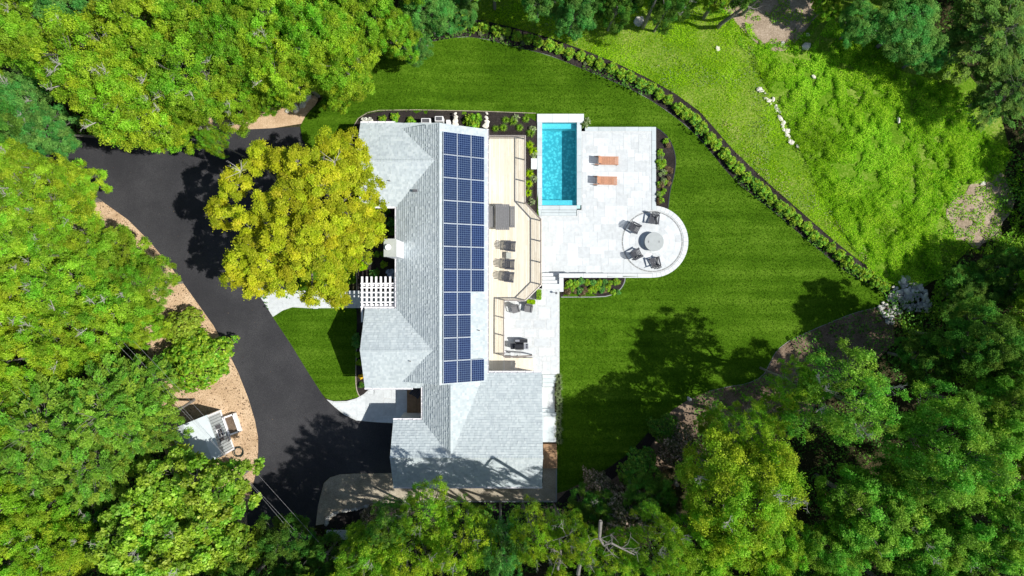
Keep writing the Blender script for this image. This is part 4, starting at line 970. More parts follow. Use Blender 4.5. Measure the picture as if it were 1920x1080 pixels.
def dome(K, R, hz, zc, seed, inner=.22, low=-.25):
    r = np.random.default_rng(seed); i = np.arange(K)+.5; z = 1-i/K*(1-low); th = i*2.399963+r.random(K)*.9
    rr_ = np.sqrt(np.maximum(0, 1-z*z)); ph = r.random(8)*6.28
    lob = 1+.16*np.sin(3*th+ph[0])*rr_+.12*np.sin(5*th+ph[1])*rr_+.10*np.sin(7*th+ph[2]+3*z)
    rad = R*lob*(1-r.random(K)*.22); inn = r.random(K) < inner; rad = np.where(inn, rad*.72, rad)
    d = np.stack([rr_*np.cos(th), rr_*np.sin(th), z], 1); c = d*rad[:, None]; c[:, 2] = c[:, 2]*hz/R+zc
    return c, d
def branches(name, tip, base_h, top, tr, mat, nmain=9, seed=0, every=1, twigr=.02):
    """trunk, main limbs and a branch out to each clump"""
    mb = MB(); rr = random.Random(seed); w1 = Vector((rr.uniform(-.3, .3), rr.uniform(-.3, .3), top*.5)); apex = Vector((rr.uniform(-.3, .3), rr.uniform(-.3, .3), top*.88))
    mb.tube([(0, 0, -.4), tuple(w1*.5), tuple(w1), tuple(apex)], [tr*1.25, tr, tr*.8, tr*.25], 8)
    tips = [Vector(t) for t in tip]; hubs = []
    for k in range(nmain):
        a = 2*math.pi*k/nmain+rr.uniform(-.3, .3); R0 = max(Vector((t.x, t.y)).length for t in tips)*.52
        s = w1.lerp(apex, rr.uniform(-.3, .6)); e = Vector((math.cos(a)*R0, math.sin(a)*R0, top*rr.uniform(.66, .82))); m1 = s.lerp(e, .5)+Vector((0, 0, rr.uniform(-.1, .4)))
        mb.tube([s, m1, e], [tr*.45, tr*.32, tr*.2], 6, False); hubs.append(e)
    for t in tips[::every]:
        h = min(hubs+[apex], key=lambda q: (q-t).length); m1 = h.lerp(t, .5)+Vector((rr.uniform(-.15, .15), rr.uniform(-.15, .15), rr.uniform(-.2, .15)))
        mb.tube([h, m1, t], [tr*.16, tr*.1, twigr], 4, False)
    return mb.mesh('trunk', mat)
def oak_proto(seed, K=120, R=4.0, hz=2.7, zc=6.2, twigs=17, nl=33, lsz=.15, flat=.6):
    c, d = dome(K, R, hz, zc, seed); r = np.random.default_rng(seed+50); rad = R*r.uniform(.13, .24, K)
    C, N, ci, li = clumps_to_leaves(c, rad, d, twigs, nl, lsz, spread=.13, flat=flat)
    cr = r.random(K); cv = r.random(K); tw = r.random(K*twigs)
    me = leaf_mesh('crown', C, N, lsz*NR.uniform(.6, 1.35, len(C)), M['leaf_green'], np.clip(NR.random(len(C))*.6+tw[li]*.4, 0, 1), cr[ci], val=cv[ci])
    tk = branches('trunk', c*np.array([.93, .93, 1])-np.array([0, 0, .12]), 2, zc+hz, .22, M['barkwood'], seed=seed)
    return me, tk, R, zc+hz
PROT = {}
PROT['oak'] = [oak_proto(101), oak_proto(102, K=130, hz=2.9), oak_proto(103, K=110, hz=2.5), oak_proto(104, K=120, R=4.0)]
PROT['fine'] = [oak_proto(111, K=180, twigs=15, nl=27, lsz=.125), oak_proto(112, K=170, twigs=15, nl=28, lsz=.127)]
PROT['broad'] = [oak_proto(121, K=120, twigs=16, nl=12, lsz=.31), oak_proto(122, K=125, twigs=15, nl=12, lsz=.34)]
PROT['loose'] = [oak_proto(131, K=100, twigs=11, nl=22, lsz=.145), oak_proto(132, K=110, twigs=10, nl=22, lsz=.145)]
def bare_twigs(seed, n=7):
    """grey dead twigs poking out of a crown"""
    rr = random.Random(seed); mb = MB()
    for k in range(n):
        a = rr.uniform(0, 6.28); r0 = rr.uniform(1.2, 3.4); q = Vector((math.cos(a)*r0, math.sin(a)*r0, 6.3+2.75*math.sqrt(max(0, 1-(r0/4)**2))-.45)); d = Vector((math.cos(a)*.5, math.sin(a)*.5, rr.uniform(.1, .5)))
        mb.tube([q, q+d*.8, q+d*1.5+Vector((rr.uniform(-.3, .3), rr.uniform(-.3, .3), .1))], [.045, .032, .015], 5, False)
        for j in range(7):
            s = q+d*rr.uniform(.3, 1.4); e = s+Vector((rr.uniform(-.55, .55), rr.uniform(-.55, .55), rr.uniform(.1, .45))); mb.tube([s, s.lerp(e, .5)+Vector((0, 0, .06)), e], [.02, .014, .007], 4, False)
            for jj in range(2): s2 = s.lerp(e, rr.uniform(.4, .8)); mb.tube([s2, s2+Vector((rr.uniform(-.3, .3), rr.uniform(-.3, .3), rr.uniform(0, .2)))], [.011, .006], 3, False)
    return mb.mesh('dead_branch', M['twig'])
TW = [bare_twigs(1, 5), bare_twigs(2, 6), bare_twigs(3, 4)]
def conifer(seed, R=4.2, top=9.0, soft=False, K=230, hz=3.2):
    """crown of flat fan sprays pointing outward, layered like shingles on a cone"""
    r = np.random.default_rng(seed); c, d = dome(K, R, hz, top-hz, seed, inner=.3, low=-.2); mb = MB()
    mb.tube([(0, 0, -.3), (0, 0, top*.5), (0, 0, top-.2)], [.24, .16, .03], 7)
    o_ = d.copy(); o_[:, 2] = r.normal(size=K)*.12+.05; o_ += r.normal(size=(K, 3))*np.array([.25, .25, .05]); o_ /= np.linalg.norm(o_, axis=1, keepdims=True)
    up = np.array([0, 0, 1.0]); sd = np.cross(up, o_); sd /= np.linalg.norm(sd, axis=1, keepdims=True)
    ln = r.uniform(.8, 1.5, K)*(.85 if soft else 1.0); m = 150 if not soft else 130; n = K*m; ki = np.repeat(np.arange(K), m)
    nb = 9; bi = r.integers(0, nb, n); ang = (bi-(nb-1)/2)/(nb-1)*1.7; t = r.random(n)**.7
    bl = (1-.45*np.abs(ang)/.85)*ln[ki]; root = np.clip(.55-np.abs(ang)*.5, 0, .5)*ln[ki]*.6
    ca, sa = np.cos(ang), np.sin(ang); dv = o_[ki]*ca[:, None]+sd[ki]*sa[:, None]
    C = c[ki]-o_[ki]*(ln[ki]*.5)[:, None]+o_[ki]*root[:, None]+dv*(bl*t*.85)[:, None]+r.normal(size=(n, 3))*.035; C[:, 2] -= (t**2)*.16*ln[ki]-.05
    C += r.normal(size=(n, 1))*.02
    N = np.tile(up, (n, 1))+r.normal(size=(n, 3))*.38-dv*.1; A = dv+np.cross(up, dv)*np.where(r.random(n) < .5, .7, -.7)[:, None]
    tipv = r.random(K)
    me = leaf_mesh('crown', C, N, (.24 if not soft else .24)*NR.uniform(.6, 1.3, n), M['needle_green'], np.clip(NR.random(n)*.55+t*.45, 0, 1), r.random(K)[ki], aspect=.34, val=tipv[ki], align=A)
    for k in range(K):
        a = c[k]-o_[k]*ln[k]*.5; s0 = np.array([0, 0, max(.5, a[2]-.5*np.hypot(a[0], a[1]))]); mb.tube([tuple(s0), tuple(s0*.4+a*.6+np.array([0, 0, .1])), tuple(a), tuple(c[k]+o_[k]*ln[k]*.3)], [.02, .014, .01, .005], 4, False)
    return me, mb.mesh('trunk', M['barkwood']), R, top
PROT['conifer'] = [conifer(201), conifer(202, K=210)]
PROT['softconifer'] = [conifer(211, 3.8, 10.0, True, K=260, hz=4.6)]
def rosette_dome(seed, R=2.0, hz=1.5, nros=950, lpr=9, lsz=.20):
    r = np.random.default_rng(seed); c, d = dome(nros, R, hz, .5, seed, inner=.12, low=.0); li = np.repeat(np.arange(nros), lpr)
    a = r.random(len(li))*6.28; u = np.cross(d, np.array([.3, .2, 1.0])); u /= np.maximum(np.linalg.norm(u, axis=1, keepdims=True), 1e-6); w_ = np.cross(d, u)
    rad = u[li]*np.cos(a)[:, None]+w_[li]*np.sin(a)[:, None]
    C = c[li]+rad*.09+d[li]*r.normal(size=(len(li), 1))*.02; N = d[li]*.6+np.array([0, 0, .7])+rad*.3+r.normal(size=(len(li), 3))*.2
    me = leaf_mesh('foliage', C, N, lsz*NR.uniform(.8, 1.2, len(C)), M['leaf_olive'], NR.random(len(C)), r.random(nros)[li], aspect=.42, val=r.random(nros)[li], align=rad)
    mb = MB(); rr = random.Random(seed)
    for k in range(9):
        a = rr.uniform(0, 6.28); mb.tube([(0, 0, -.1), (math.cos(a)*R*.3, math.sin(a)*R*.3, hz*.6), (math.cos(a)*R*.75, math.sin(a)*R*.75, hz*.85)], [.05, .035, .012], 5, False)
    return me, mb.mesh('stem', M['barkwood']), R, hz+.5
PROT['rosette'] = [rosette_dome(301), rosette_dome(302, nros=860)]
def small_shrub(seed, R=.42, n=34, twigs=9, nl=9, lsz=.095, hz=.4, bloom=None):
    r = np.random.default_rng(seed); c, d = dome(n, R, hz, .25, seed, inner=.3, low=-.2)
    C, N, ci, li = clumps_to_leaves(c, np.full(n, R*.28), d, twigs, nl, lsz, spread=.035)
    me = leaf_mesh('foliage', C, N, lsz*NR.uniform(.7, 1.3, len(C)), M['leaf_shrub'], NR.random(len(C)), r.random(n)[ci], val=r.random(n)[ci])
    mb = MB(); rr = random.Random(seed)
    for k in range(6): a = rr.uniform(0, 6.28); mb.tube([(0, 0, -.05), (math.cos(a)*R*.6, math.sin(a)*R*.6, hz*.9)], [.014, .006], 4, False)
    return me, mb.mesh('stem', M['barkwood']), R, hz+.25
PROT['shrub'] = [small_shrub(401), small_shrub(402), small_shrub(403, n=28)]
def grass_tuft(seed, R=.5, n=130):
    r = np.random.default_rng(seed); mb = MB(); a = r.random(n)*6.28; L = r.uniform(.5, 1, n)*R*1.25
    for i in range(n):
        d = np.array([math.cos(a[i]), math.sin(a[i])]); s = np.array([-d[1], d[0]])*.014; v = r.random(); c_ = (v, r.random(), .5)
        p0 = d*.04; p1 = d*L[i]*.5; p2 = d*L[i]; h = R*.9*r.uniform(.6, 1)
        mb.quad([(p0[0]-s[0], p0[1]-s[1], 0), (p0[0]+s[0], p0[1]+s[1], 0), (p1[0]+s[0], p1[1]+s[1], h), (p1[0]-s[0], p1[1]-s[1], h)], c_)
        mb.quad([(p1[0]-s[0], p1[1]-s[1], h), (p1[0]+s[0], p1[1]+s[1], h), (p2[0], p2[1], h*.62)], c_)
    return mb.mesh('blades', M['leaf_pale'])
TUFT = [grass_tuft(1), grass_tuft(2)]
def broadplant(seed, R=.3, n=22):
    r = np.random.default_rng(seed); a = r.random(n)*6.28; rr_ = r.uniform(.2, 1, n)*R; C = np.stack([np.cos(a)*rr_, np.sin(a)*rr_, .28*(1-(rr_/R)**2)+.1], 1)
    A = np.stack([np.cos(a), np.sin(a), -.2*np.ones(n)], 1); N = np.tile([0, 0, 1.0], (n, 1))+A*.3
    return leaf_mesh('foliage', C, N, .2*NR.uniform(.8, 1.2, n), M['leaf_shrub'], NR.random(n), NR.random(n), aspect=.55, align=A)
BP = [broadplant(1), broadplant(2)]
def setmat(o, mat):
    if o.data.materials: o.material_slots[0].link = 'OBJECT'; o.material_slots[0].material = M[mat]
NOTRUNK = [LAWN, DRIVE, [(560, 180), (1300, 180), (1300, 945), (560, 945)], [(500, 560), (760, 560), (760, 990), (590, 990)], [(360, 205), (596, 176), (596, 250), (360, 250)], [(320, 760), (450, 740), (500, 860), (340, 890)]]
def plant_tree(name, proto, px, py, rpx, zt, mat, label, cat='tree', group=None, twig=None, zfrac=.8, rz=None, base=None):
    """px,py: crown centre as seen at its mid height; rpx: crown radius in photo pixels; zt: height of the crown top above ground"""
    me, tk, R0, T0 = proto; zc = zt*zfrac; q = P(px, py, zc); z0 = gz(q.x, q.y) if base is None else base
    q = P(px, py, z0+zc); r = rpx/SC*(H-zc)/H; s = r/(R0*1.2); tilt = None
    t = thing(name, label, cat, (q.x, q.y, z0), R_.uniform(0, 6.28) if rz is None else rz, group); t.scale = (s, s, zt/T0)
    if cat == 'tree':      # trunks stand in the woods and lean over the clearings
        best = None
        for sh in np.arange(0, zc*.55, .3):
            for a_ in np.arange(0, 6.28, .26):
                bx, by = q.x+sh*math.cos(a_), q.y+sh*math.sin(a_); ux, uy = 960+bx*SC, 540-by*SC
                if not any(pip(c_, [ux], [uy])[0] for c_ in NOTRUNK): best = (sh, a_); break
                if sh == 0: break
            if best: break
        if best and best[0] > 0:
            sh, a_ = best; t.location = (q.x+sh*math.cos(a_), q.y+sh*math.sin(a_), z0); th = math.atan2(sh, zc)
            ax = Vector((math.sin(a_), -math.cos(a_), 0)); m3 = Matrix.Rotation(th, 3, ax)@Matrix.Rotation(t.rotation_euler.z, 3, 'Z'); t.rotation_euler = m3.to_euler()
    o = link('trunk' if cat == 'tree' else 'stem', tk, t); o = link('crown' if cat == 'tree' else 'foliage', me, t); setmat(o, mat)
    if twig is not None: link('dead_branch', TW[twig % 3], t, 'stuff')
    return t
# ---- trees in view: (name, proto kind, variant, px, py, r, height, material, label, dead twigs)
T = [
('oak_tree','oak',0,28,62,78,10,'leaf_green','green oak in the top left corner of the photo',0),
('oak_tree','oak',1,118,8,78,9,'leaf_bluegreen','blue green tree at the top edge, second from the left corner',None),
('oak_tree','fine',0,20,190,72,8,'leaf_bluegreen','cool green tree at the left edge above the driveway mouth',1),
('oak_tree','oak',2,88,246,54,7,'leaf_bluegreen','cool green tree leaning over the driveway mouth',None),
('oak_tree','fine',1,150,110,98,12,'leaf_yellowgreen','tall yellow green oak with bare twigs at its west side, upper left',0),
('oak_tree','oak',3,262,48,88,11,'leaf_yellowgreen','yellow green oak near the top edge, above the round-crowned oaks',None),
('oak_tree','fine',0,232,195,96,11.5,'leaf_yellowgreen','broad yellow green oak overhanging the driveway top, western one',1),
('oak_tree','fine',1,345,140,90,11,'leaf_green','green oak in the middle of the upper left woods',2),
('oak_tree','oak',0,360,28,84,10,'leaf_green','green oak at the top edge left of centre woods',None),
('oak_tree','fine',0,438,85,86,11,'leaf_green','large green oak near the top, above the sand path',None),
('oak_tree','oak',1,425,182,66,9,'leaf_yellowgreen','medium oak hanging over the west end of the sand path',0),
('oak_tree','oak',2,330,232,56,8,'leaf_yellowgreen','small yellow oak crown reaching the driveway top edge',None),
('oak_tree','oak',3,505,38,80,10,'leaf_green','green oak at the top edge north of the boulders',None),
('oak_tree','fine',1,522,118,80,10.5,'leaf_yellowgreen','yellow green oak directly above the path boulders',1),
('oak_tree','oak',0,492,188,32,7,'leaf_green','small green tree touching the bend of the sand path',None),
('oak_tree','fine',0,590,66,84,11,'leaf_green','tall green oak west of the north lawn, northern one',None),
('oak_tree','fine',1,632,122,78,10,'leaf_yellowgreen','bright oak hanging over the northwest corner of the lawn',None),
('oak_tree','oak',2,634,178,38,7.5,'leaf_yellowgreen','small bright crown at the lawn corner above the north gable',None),
('oak_tree','oak',1,672,26,70,9,'leaf_green','green oak at the top edge just west of the north lawn',None),
('oak_tree','oak',3,738,66,50,8,'leaf_green','green tree at the west start of the shrub row',None),
('oak_tree','fine',0,775,90,34,5.5,'leaf_bluegreen','small tree with pale branches reaching over the north lawn',1),
('oak_tree','fine',1,800,14,58,7,'leaf_bluegreen','blue green tree at the top edge above the shrub row start',None),
('oak_tree','oak',0,862,16,42,4.5,'leaf_bluegreen','small blue green tree at the top edge beside the bright meadow',None),
('oak_tree','fine',0,395,262,27,7.5,'leaf_green','isolated tuft of foliage with pale branches over the driveway top',2),
('oak_tree','oak',1,8,305,60,8,'leaf_yellowgreen','yellow green tree at the left edge below the driveway mouth',1),
('oak_tree','fine',1,68,352,78,8.5,'leaf_yellowgreen','yellow green oak south of the driveway mouth',0),
('oak_tree','oak',2,140,345,54,6,'leaf_yellowgreen','oak crown touching the driveway bend at upper left',None),
('oak_tree','oak',3,30,448,84,9,'leaf_green','green oak at the left edge, level with the driveway bend',1),
('oak_tree','fine',0,120,432,76,8,'leaf_yellowgreen','oak with bare grey patches west of the gravel verge',0),
('oak_tree','oak',0,200,486,70,7.5,'leaf_green','green oak leaning over the upper gravel verge',None),
('oak_tree','fine',1,118,520,82,9,'leaf_green','mid green oak in the middle of the left woods',1),
('oak_tree','oak',1,28,560,84,9,'leaf_yellowgreen','yellowish oak at the left edge at mid height',2),
('oak_tree','fine',0,262,528,62,7.5,'leaf_green','dark green crown over the widest part of the gravel verge',None),
('oak_tree','oak',2,200,590,80,8.5,'leaf_green','green oak west of the rounded rhododendron',0),
('oak_tree','fine',1,112,630,82,9,'leaf_yellowgreen','bright oak just above the feathery conifers',1),
('oak_tree','oak',3,28,672,78,9,'leaf_yellowgreen','bright oak at the left edge above the conifers',None),
('oak_tree','oak',0,262,610,48,7,'leaf_yellowgreen','small bright oak beside the rhododendron',None),
('fir_tree','conifer',0,200,772,104,10,'needle_green','feathery green conifer west of the shed',None),
('fir_tree','conifer',1,75,800,112,10,'needle_green','feathery green conifer near the left edge',None),
('fir_tree','conifer',0,268,812,66,8.5,'needle_green','feathery conifer whose fronds touch the shed roof',None),
('fir_tree','conifer',1,170,872,92,9,'needle_green','feathery conifer south of the shed row, above the big leaved trees',None),
('fir_tree','conifer',0,20,880,88,9,'needle_green','feathery conifer cut by the left edge in the lower half',None),
('fir_tree','conifer',1,262,722,62,8,'needle_green','small feathery conifer between the rhododendron and the oaks',None),
('maple_tree','broad',0,392,930,84,9,'leaf_broad','large leaved bright tree south of the shed',None),
('maple_tree','broad',1,305,925,78,9,'leaf_broad','large leaved tree southwest of the shed',None),
('maple_tree','broad',0,345,1022,86,9.5,'leaf_broad','large leaved bright tree at the bottom edge, under the shed',0),
('maple_tree','broad',1,245,1035,84,9,'leaf_broad','large leaved tree at the bottom edge further west',1),
('maple_tree','broad',1,432,1032,58,8,'leaf_broad','large leaved tree at the bottom beside the dark driveway end',None),
('oak_tree','oak',1,62,965,72,8,'leaf_green','green oak near the lower left corner',1),
('oak_tree','fine',0,98,1045,78,9,'leaf_yellowgreen','bright oak at the bottom edge near the left corner',0),
('oak_tree','oak',3,10,1052,70,8,'leaf_green','green oak in the bottom left corner',None),
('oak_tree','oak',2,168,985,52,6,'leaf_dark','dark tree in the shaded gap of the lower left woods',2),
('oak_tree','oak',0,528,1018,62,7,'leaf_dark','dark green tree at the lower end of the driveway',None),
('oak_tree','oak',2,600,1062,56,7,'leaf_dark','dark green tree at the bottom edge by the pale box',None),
('oak_tree','fine',1,690,1045,66,12,'leaf_green','green tree at the bottom south of the stone edging',1),
('oak_tree','loose',1,730,985,52,13,'leaf_dark','dark loose tree south of the stone edging',None),
('oak_tree','loose',0,800,962,66,15,'leaf_green','green tree reaching over the gravel strip behind the garage',1),
('oak_tree','loose',3,765,1040,70,12,'leaf_yellowgreen','yellowish tree at the bottom edge below the garage',None),
('oak_tree','loose',1,868,1015,78,15,'leaf_yellowgreen','yellowish tree south of the garage middle',0),
('oak_tree','loose',0,940,1030,56,15,'leaf_bluegreen','cool green tree at the bottom edge below the garage east end',None),
('oak_tree','loose',0,1003,1006,62,16,'leaf_yellowgreen','bright green tree at the bottom in front of the dark gap',2),
('oak_tree','loose',1,1078,1018,50,16,'leaf_yellowgreen','bright tree at the bottom with twisted bare branches',0),
('oak_tree','oak',2,1110,960,52,6,'leaf_dark','dark tree at the southeast corner of the dark mulch',1),
('oak_tree','loose',3,1150,1052,60,11,'leaf_green','green tree at the bottom edge east of the bare branches',None),
('oak_tree','loose',0,1240,1026,66,15,'leaf_green','green tree at the bottom edge west of the big bright oak',1),
('oak_tree','fine',1,1225,935,56,8,'leaf_dark','dark olive tree between the flowering rhododendrons',None),
('oak_tree','fine',0,1395,935,128,13,'leaf_yellowgreen','biggest bright yellow green oak in the lower right woods',0),
('oak_tree','oak',1,1320,1030,78,11,'leaf_green','green oak at the bottom edge below the biggest one',None),
('oak_tree','oak',2,1445,1035,74,10,'leaf_green','green oak at the bottom edge right of the biggest one',None),
('oak_tree','loose',3,1398,808,66,11,'leaf_green','green oak just north of the biggest bright one',None),
('oak_tree','loose',1,1322,880,46,8,'leaf_green','green tree beside the pink flowering rhododendron',1),
('oak_tree','oak',0,1335,795,30,4.5,'leaf_green','low green tree on the brown mulch by the lawn edge',None),
('oak_tree','loose',0,1588,748,106,14.5,'leaf_cool','tall round oak casting the long shadow across the lawn',1),
('oak_tree','loose',1,1500,722,52,12,'leaf_green','green crown hanging over the brown mulch bed',None),
('oak_tree','loose',2,1462,775,50,8.5,'leaf_green','green crown south of the brown mulch bend',None),
('oak_tree','oak',3,1640,960,104,11,'leaf_cool','broad green tree in the lower right woods left of the corner group',None),
('oak_tree','fine',1,1790,850,118,14,'leaf_cool','very broad green tree in the lower right quarter',None),
('oak_tree','oak',0,1890,775,80,12,'leaf_cool','green tree at the right edge level with the tall round oak',None),
('oak_tree','oak',1,1750,1025,96,11,'leaf_cool','green tree at the bottom edge near the right corner',0),
('oak_tree','oak',2,1868,985,100,12,'leaf_cool','green tree in the bottom right corner',None),
('oak_tree','fine',0,1560,1050,74,9,'leaf_cool','green tree at the bottom edge between bright and dark woods',None),
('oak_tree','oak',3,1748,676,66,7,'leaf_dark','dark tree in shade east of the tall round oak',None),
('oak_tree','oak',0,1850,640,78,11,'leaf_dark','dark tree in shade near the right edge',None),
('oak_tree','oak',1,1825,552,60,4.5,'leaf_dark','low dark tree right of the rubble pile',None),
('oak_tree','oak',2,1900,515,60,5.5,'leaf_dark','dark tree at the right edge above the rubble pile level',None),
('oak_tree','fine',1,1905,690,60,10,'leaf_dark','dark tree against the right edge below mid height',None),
('pine_tree','softconifer',0,1882,58,98,7.5,'needle_soft','soft needled grey green pine in the top right corner',None),
('pine_tree','softconifer',0,1902,165,74,6.5,'needle_soft','soft needled pine at the right edge below the corner one',None),
('oak_tree','fine',0,1705,48,76,5.5,'leaf_bluegreen','dense emerald tree at the top edge near the right corner',None),
('oak_tree','oak',3,1745,98,42,4.5,'leaf_bluegreen','emerald crown on the southeast side of the dense tree',None),
('oak_tree','fine',1,1618,40,46,4.5,'leaf_bluegreen','emerald tree at the top edge east of the soil patch',None),
('oak_tree','oak',0,1556,8,30,4,'leaf_green','small tree at the top edge beside the soil patch',None),
('oak_tree','oak',1,1080,12,56,7,'leaf_bluegreen','green tree at the top edge shading the meadow',None),
('oak_tree','oak',2,1160,2,48,7,'leaf_dark','dark tree at the top edge above the white boulder',None),
('oak_tree','fine',0,1262,-6,52,8,'leaf_dark','dark tree cut by the top edge east of the white boulder',1),
('oak_tree','oak',3,1345,-8,32,4.5,'leaf_green','small tree at the top edge west of the soil patch',None),
('oak_tree','oak',0,1012,-18,48,7,'leaf_bluegreen','tree mostly beyond the top edge above the shrub row',None),
]
for (nm, kd, va, px, py, r, zt, mt, lb, tw) in T:
    pl_ = PROT[kd]; plant_tree(nm, pl_[va % len(pl_)], px, py, r, zt, mt, lb, twig=tw)
# rhododendrons and broad shrubs
RH = [(366, 674, 72, 3.4, 'leaf_green', 'big dome shaped rhododendron at the gravel verge'), (338, 618, 48, 2.6, 'leaf_olive', 'smaller dark dome shrub just above the big dome one'), (300, 690, 34, 3.0, 'leaf_dark', 'dark shrub west of the big dome shaped rhododendron'),
      (1280, 845, 50, 4.6, 'leaf_pink', 'rhododendron with pale pink blooms at the lawn edge'), (1250, 808, 36, 2.6, 'leaf_dark', 'dark round shrub at the lawn edge above the pink blooms'), (1168, 975, 64, 7.5, 'leaf_pink', 'purplish rhododendron in the bottom woods'), (1122, 925, 44, 4.5, 'leaf_pink', 'rhododendron with faded blooms by the dark mulch'),
      (1205, 885, 48, 4, 'leaf_dark', 'dark shrub between lawn edge and flowering rhododendrons'), (700, 985, 38, 2.6, 'leaf_pink', 'purplish shrub south of the stone edging'), (895, 975, 34, 2.4, 'leaf_dark', 'dark shrub below the gravel strip'), (650, 1060, 34, 3, 'leaf_pink', 'shrub with pale blooms at the bottom edge'), (1230, 915, 40, 5, 'leaf_bronze', 'bronze leaved shrub between dark shrub and grey broken trunk')]
for i, (px, py, r, zt, mt, lb) in enumerate(RH): plant_tree('rhododendron', PROT['rosette'][i % 2], px, py, r, zt, mt, lb, 'shrub', zfrac=.6)
# woods just outside the frame
k = 0
for (px, py, zt) in [(x, y, z) for x in range(-260, 2240, 118) for y, z in ((-95, 11), (-215, 12), (1165, 11), (1280, 12))]+[(x, y, 11) for y in range(-20, 1100, 112) for x in (-75, -185)]+[(x, y, 5.0 if y < 430 else 9.0) for y in range(-20, 1100, 108) for x in ((2060, 2165) if y < 430 else (2000, 2110))]:
    if 780 < px < 1560 and py in (-95,) and zt == 11 and k % 2: k += 1; continue
    pr_ = PROT['oak' if k % 3 else 'fine']; pr_ = pr_[k % len(pr_)]
    plant_tree('oak_tree', pr_, px+R_.uniform(-25, 25), py+R_.uniform(-25, 25), R_.uniform(66, 86), zt+R_.uniform(-1, 1), ('leaf_green', 'leaf_yellowgreen', 'leaf_dark')[k % 3], 'woodland tree standing just beyond the edge of the picture', group='woodland trees beyond the picture edge'); k += 1
# ---- golden tree on the driveway
GL = [(430, 338, 36, 10.6), (480, 292, 36, 10.8), (520, 300, 34, 11.6), (555, 300, 42, 12.2), (612, 268, 34, 10.2), (655, 268, 26, 9.2), (672, 300, 26, 9.2), (640, 315, 38, 11), (596, 345, 52, 13), (680, 345, 30, 10), (535, 368, 50, 13), (492, 380, 30, 12), (455, 415, 32, 11.2),
      (408, 404, 26, 10.2), (640, 395, 46, 12.2), (690, 400, 34, 10.3), (698, 432, 24, 9.3), (580, 420, 52, 13.4), (520, 440, 46, 12.6), (462, 455, 34, 11.2), (436, 492, 30, 10), (428, 522, 20, 9.6), (470, 540, 20, 9.4), (650, 445, 40, 11.2), (600, 480, 42, 12), (540, 500, 40, 11.2), (485, 500, 40, 10.6), (455, 520, 24, 9.6), (520, 535, 24, 10),
      (655, 482, 28, 10), (618, 528, 32, 10), (585, 556, 26, 9.2), (628, 560, 20, 9), (400, 382, 18, 9.4), (560, 470, 34, 12.4)]
gt = thing('maple_tree', 'large golden green maple overhanging the driveway and the front gable', 'tree', (P(560, 420, 8).x, P(560, 420, 8).y, 0)); g0 = gt.location.copy()
cc, dd, rd = [], [], []; rr = np.random.default_rng(77)
for (px, py, r, z) in GL:
    q = P(px, py, z-1.0)-g0; R = r*.92/SC*(H-z)/H; n = max(8, int(R*R*14)); a, d = dome(n, R*.84, 1.15, z-2.2, int(px+py), inner=.22, low=-.15)
    a[:, 0] += q.x; a[:, 1] += q.y; cc.append(a); dd.append(d); rd.append(rr.uniform(.26, .42, n))
cc = np.concatenate(cc); dd = np.concatenate(dd); rd = np.concatenate(rd)
C, N, ci, li = clumps_to_leaves(cc, rd, dd, 12, 30, .16, spread=.10, flat=.55, upb=.9)
crn, cvn, twn = rr.random(len(cc)), rr.random(len(cc)), rr.random(len(cc)*12)
o = link('crown', leaf_mesh('crown', C, N, .128*NR.uniform(.6, 1.3, len(C)), M['leaf_golden'], np.clip(NR.random(len(C))*.6+twn[li]*.4, 0, 1), crn[ci], val=cvn[ci]), gt)
mb = MB(); hub = Vector((0, 0, 3.4)); mb.tube([(0, 0, -.3), (.1, 0, 1.6), hub], [.5, .38, .34], 9)
gr_ = random.Random(3)
lob = [Vector((P(px, py, z-1.5)-g0).to_tuple()) for (px, py, r, z) in GL]
for i, L in enumerate(lob):
    m1 = hub.lerp(L, .45)+Vector((0, 0, .9)); mb.tube([hub, m1, L], [.17, .10, .045], 6, False)
for i in range(0, len(cc), 2):
    t = Vector(cc[i]); L = min(lob, key=lambda q: (q-t).length); mb.tube([L, L.lerp(t, .5)+Vector((0, 0, -.1)), t], [.04, .028, .012], 4, False)
mb.build('trunk', M['barkwood'], gt)
mb = MB()
for (px, py) in ((452, 322), (628, 304)):
    q = P(px, py, 10.4)-g0
    for j in range(12):
        e = q+Vector((gr_.uniform(-.9, .5), gr_.uniform(-.5, .8), gr_.uniform(.0, .5))); m1 = q.lerp(e, .5)+Vector((gr_.uniform(-.1, .1), gr_.uniform(-.1, .1), .1)); mb.tube([q, m1, e], [.018, .012, .005], 4, False)
mb.build('dead_branch', M['twig'], gt, 'stuff')
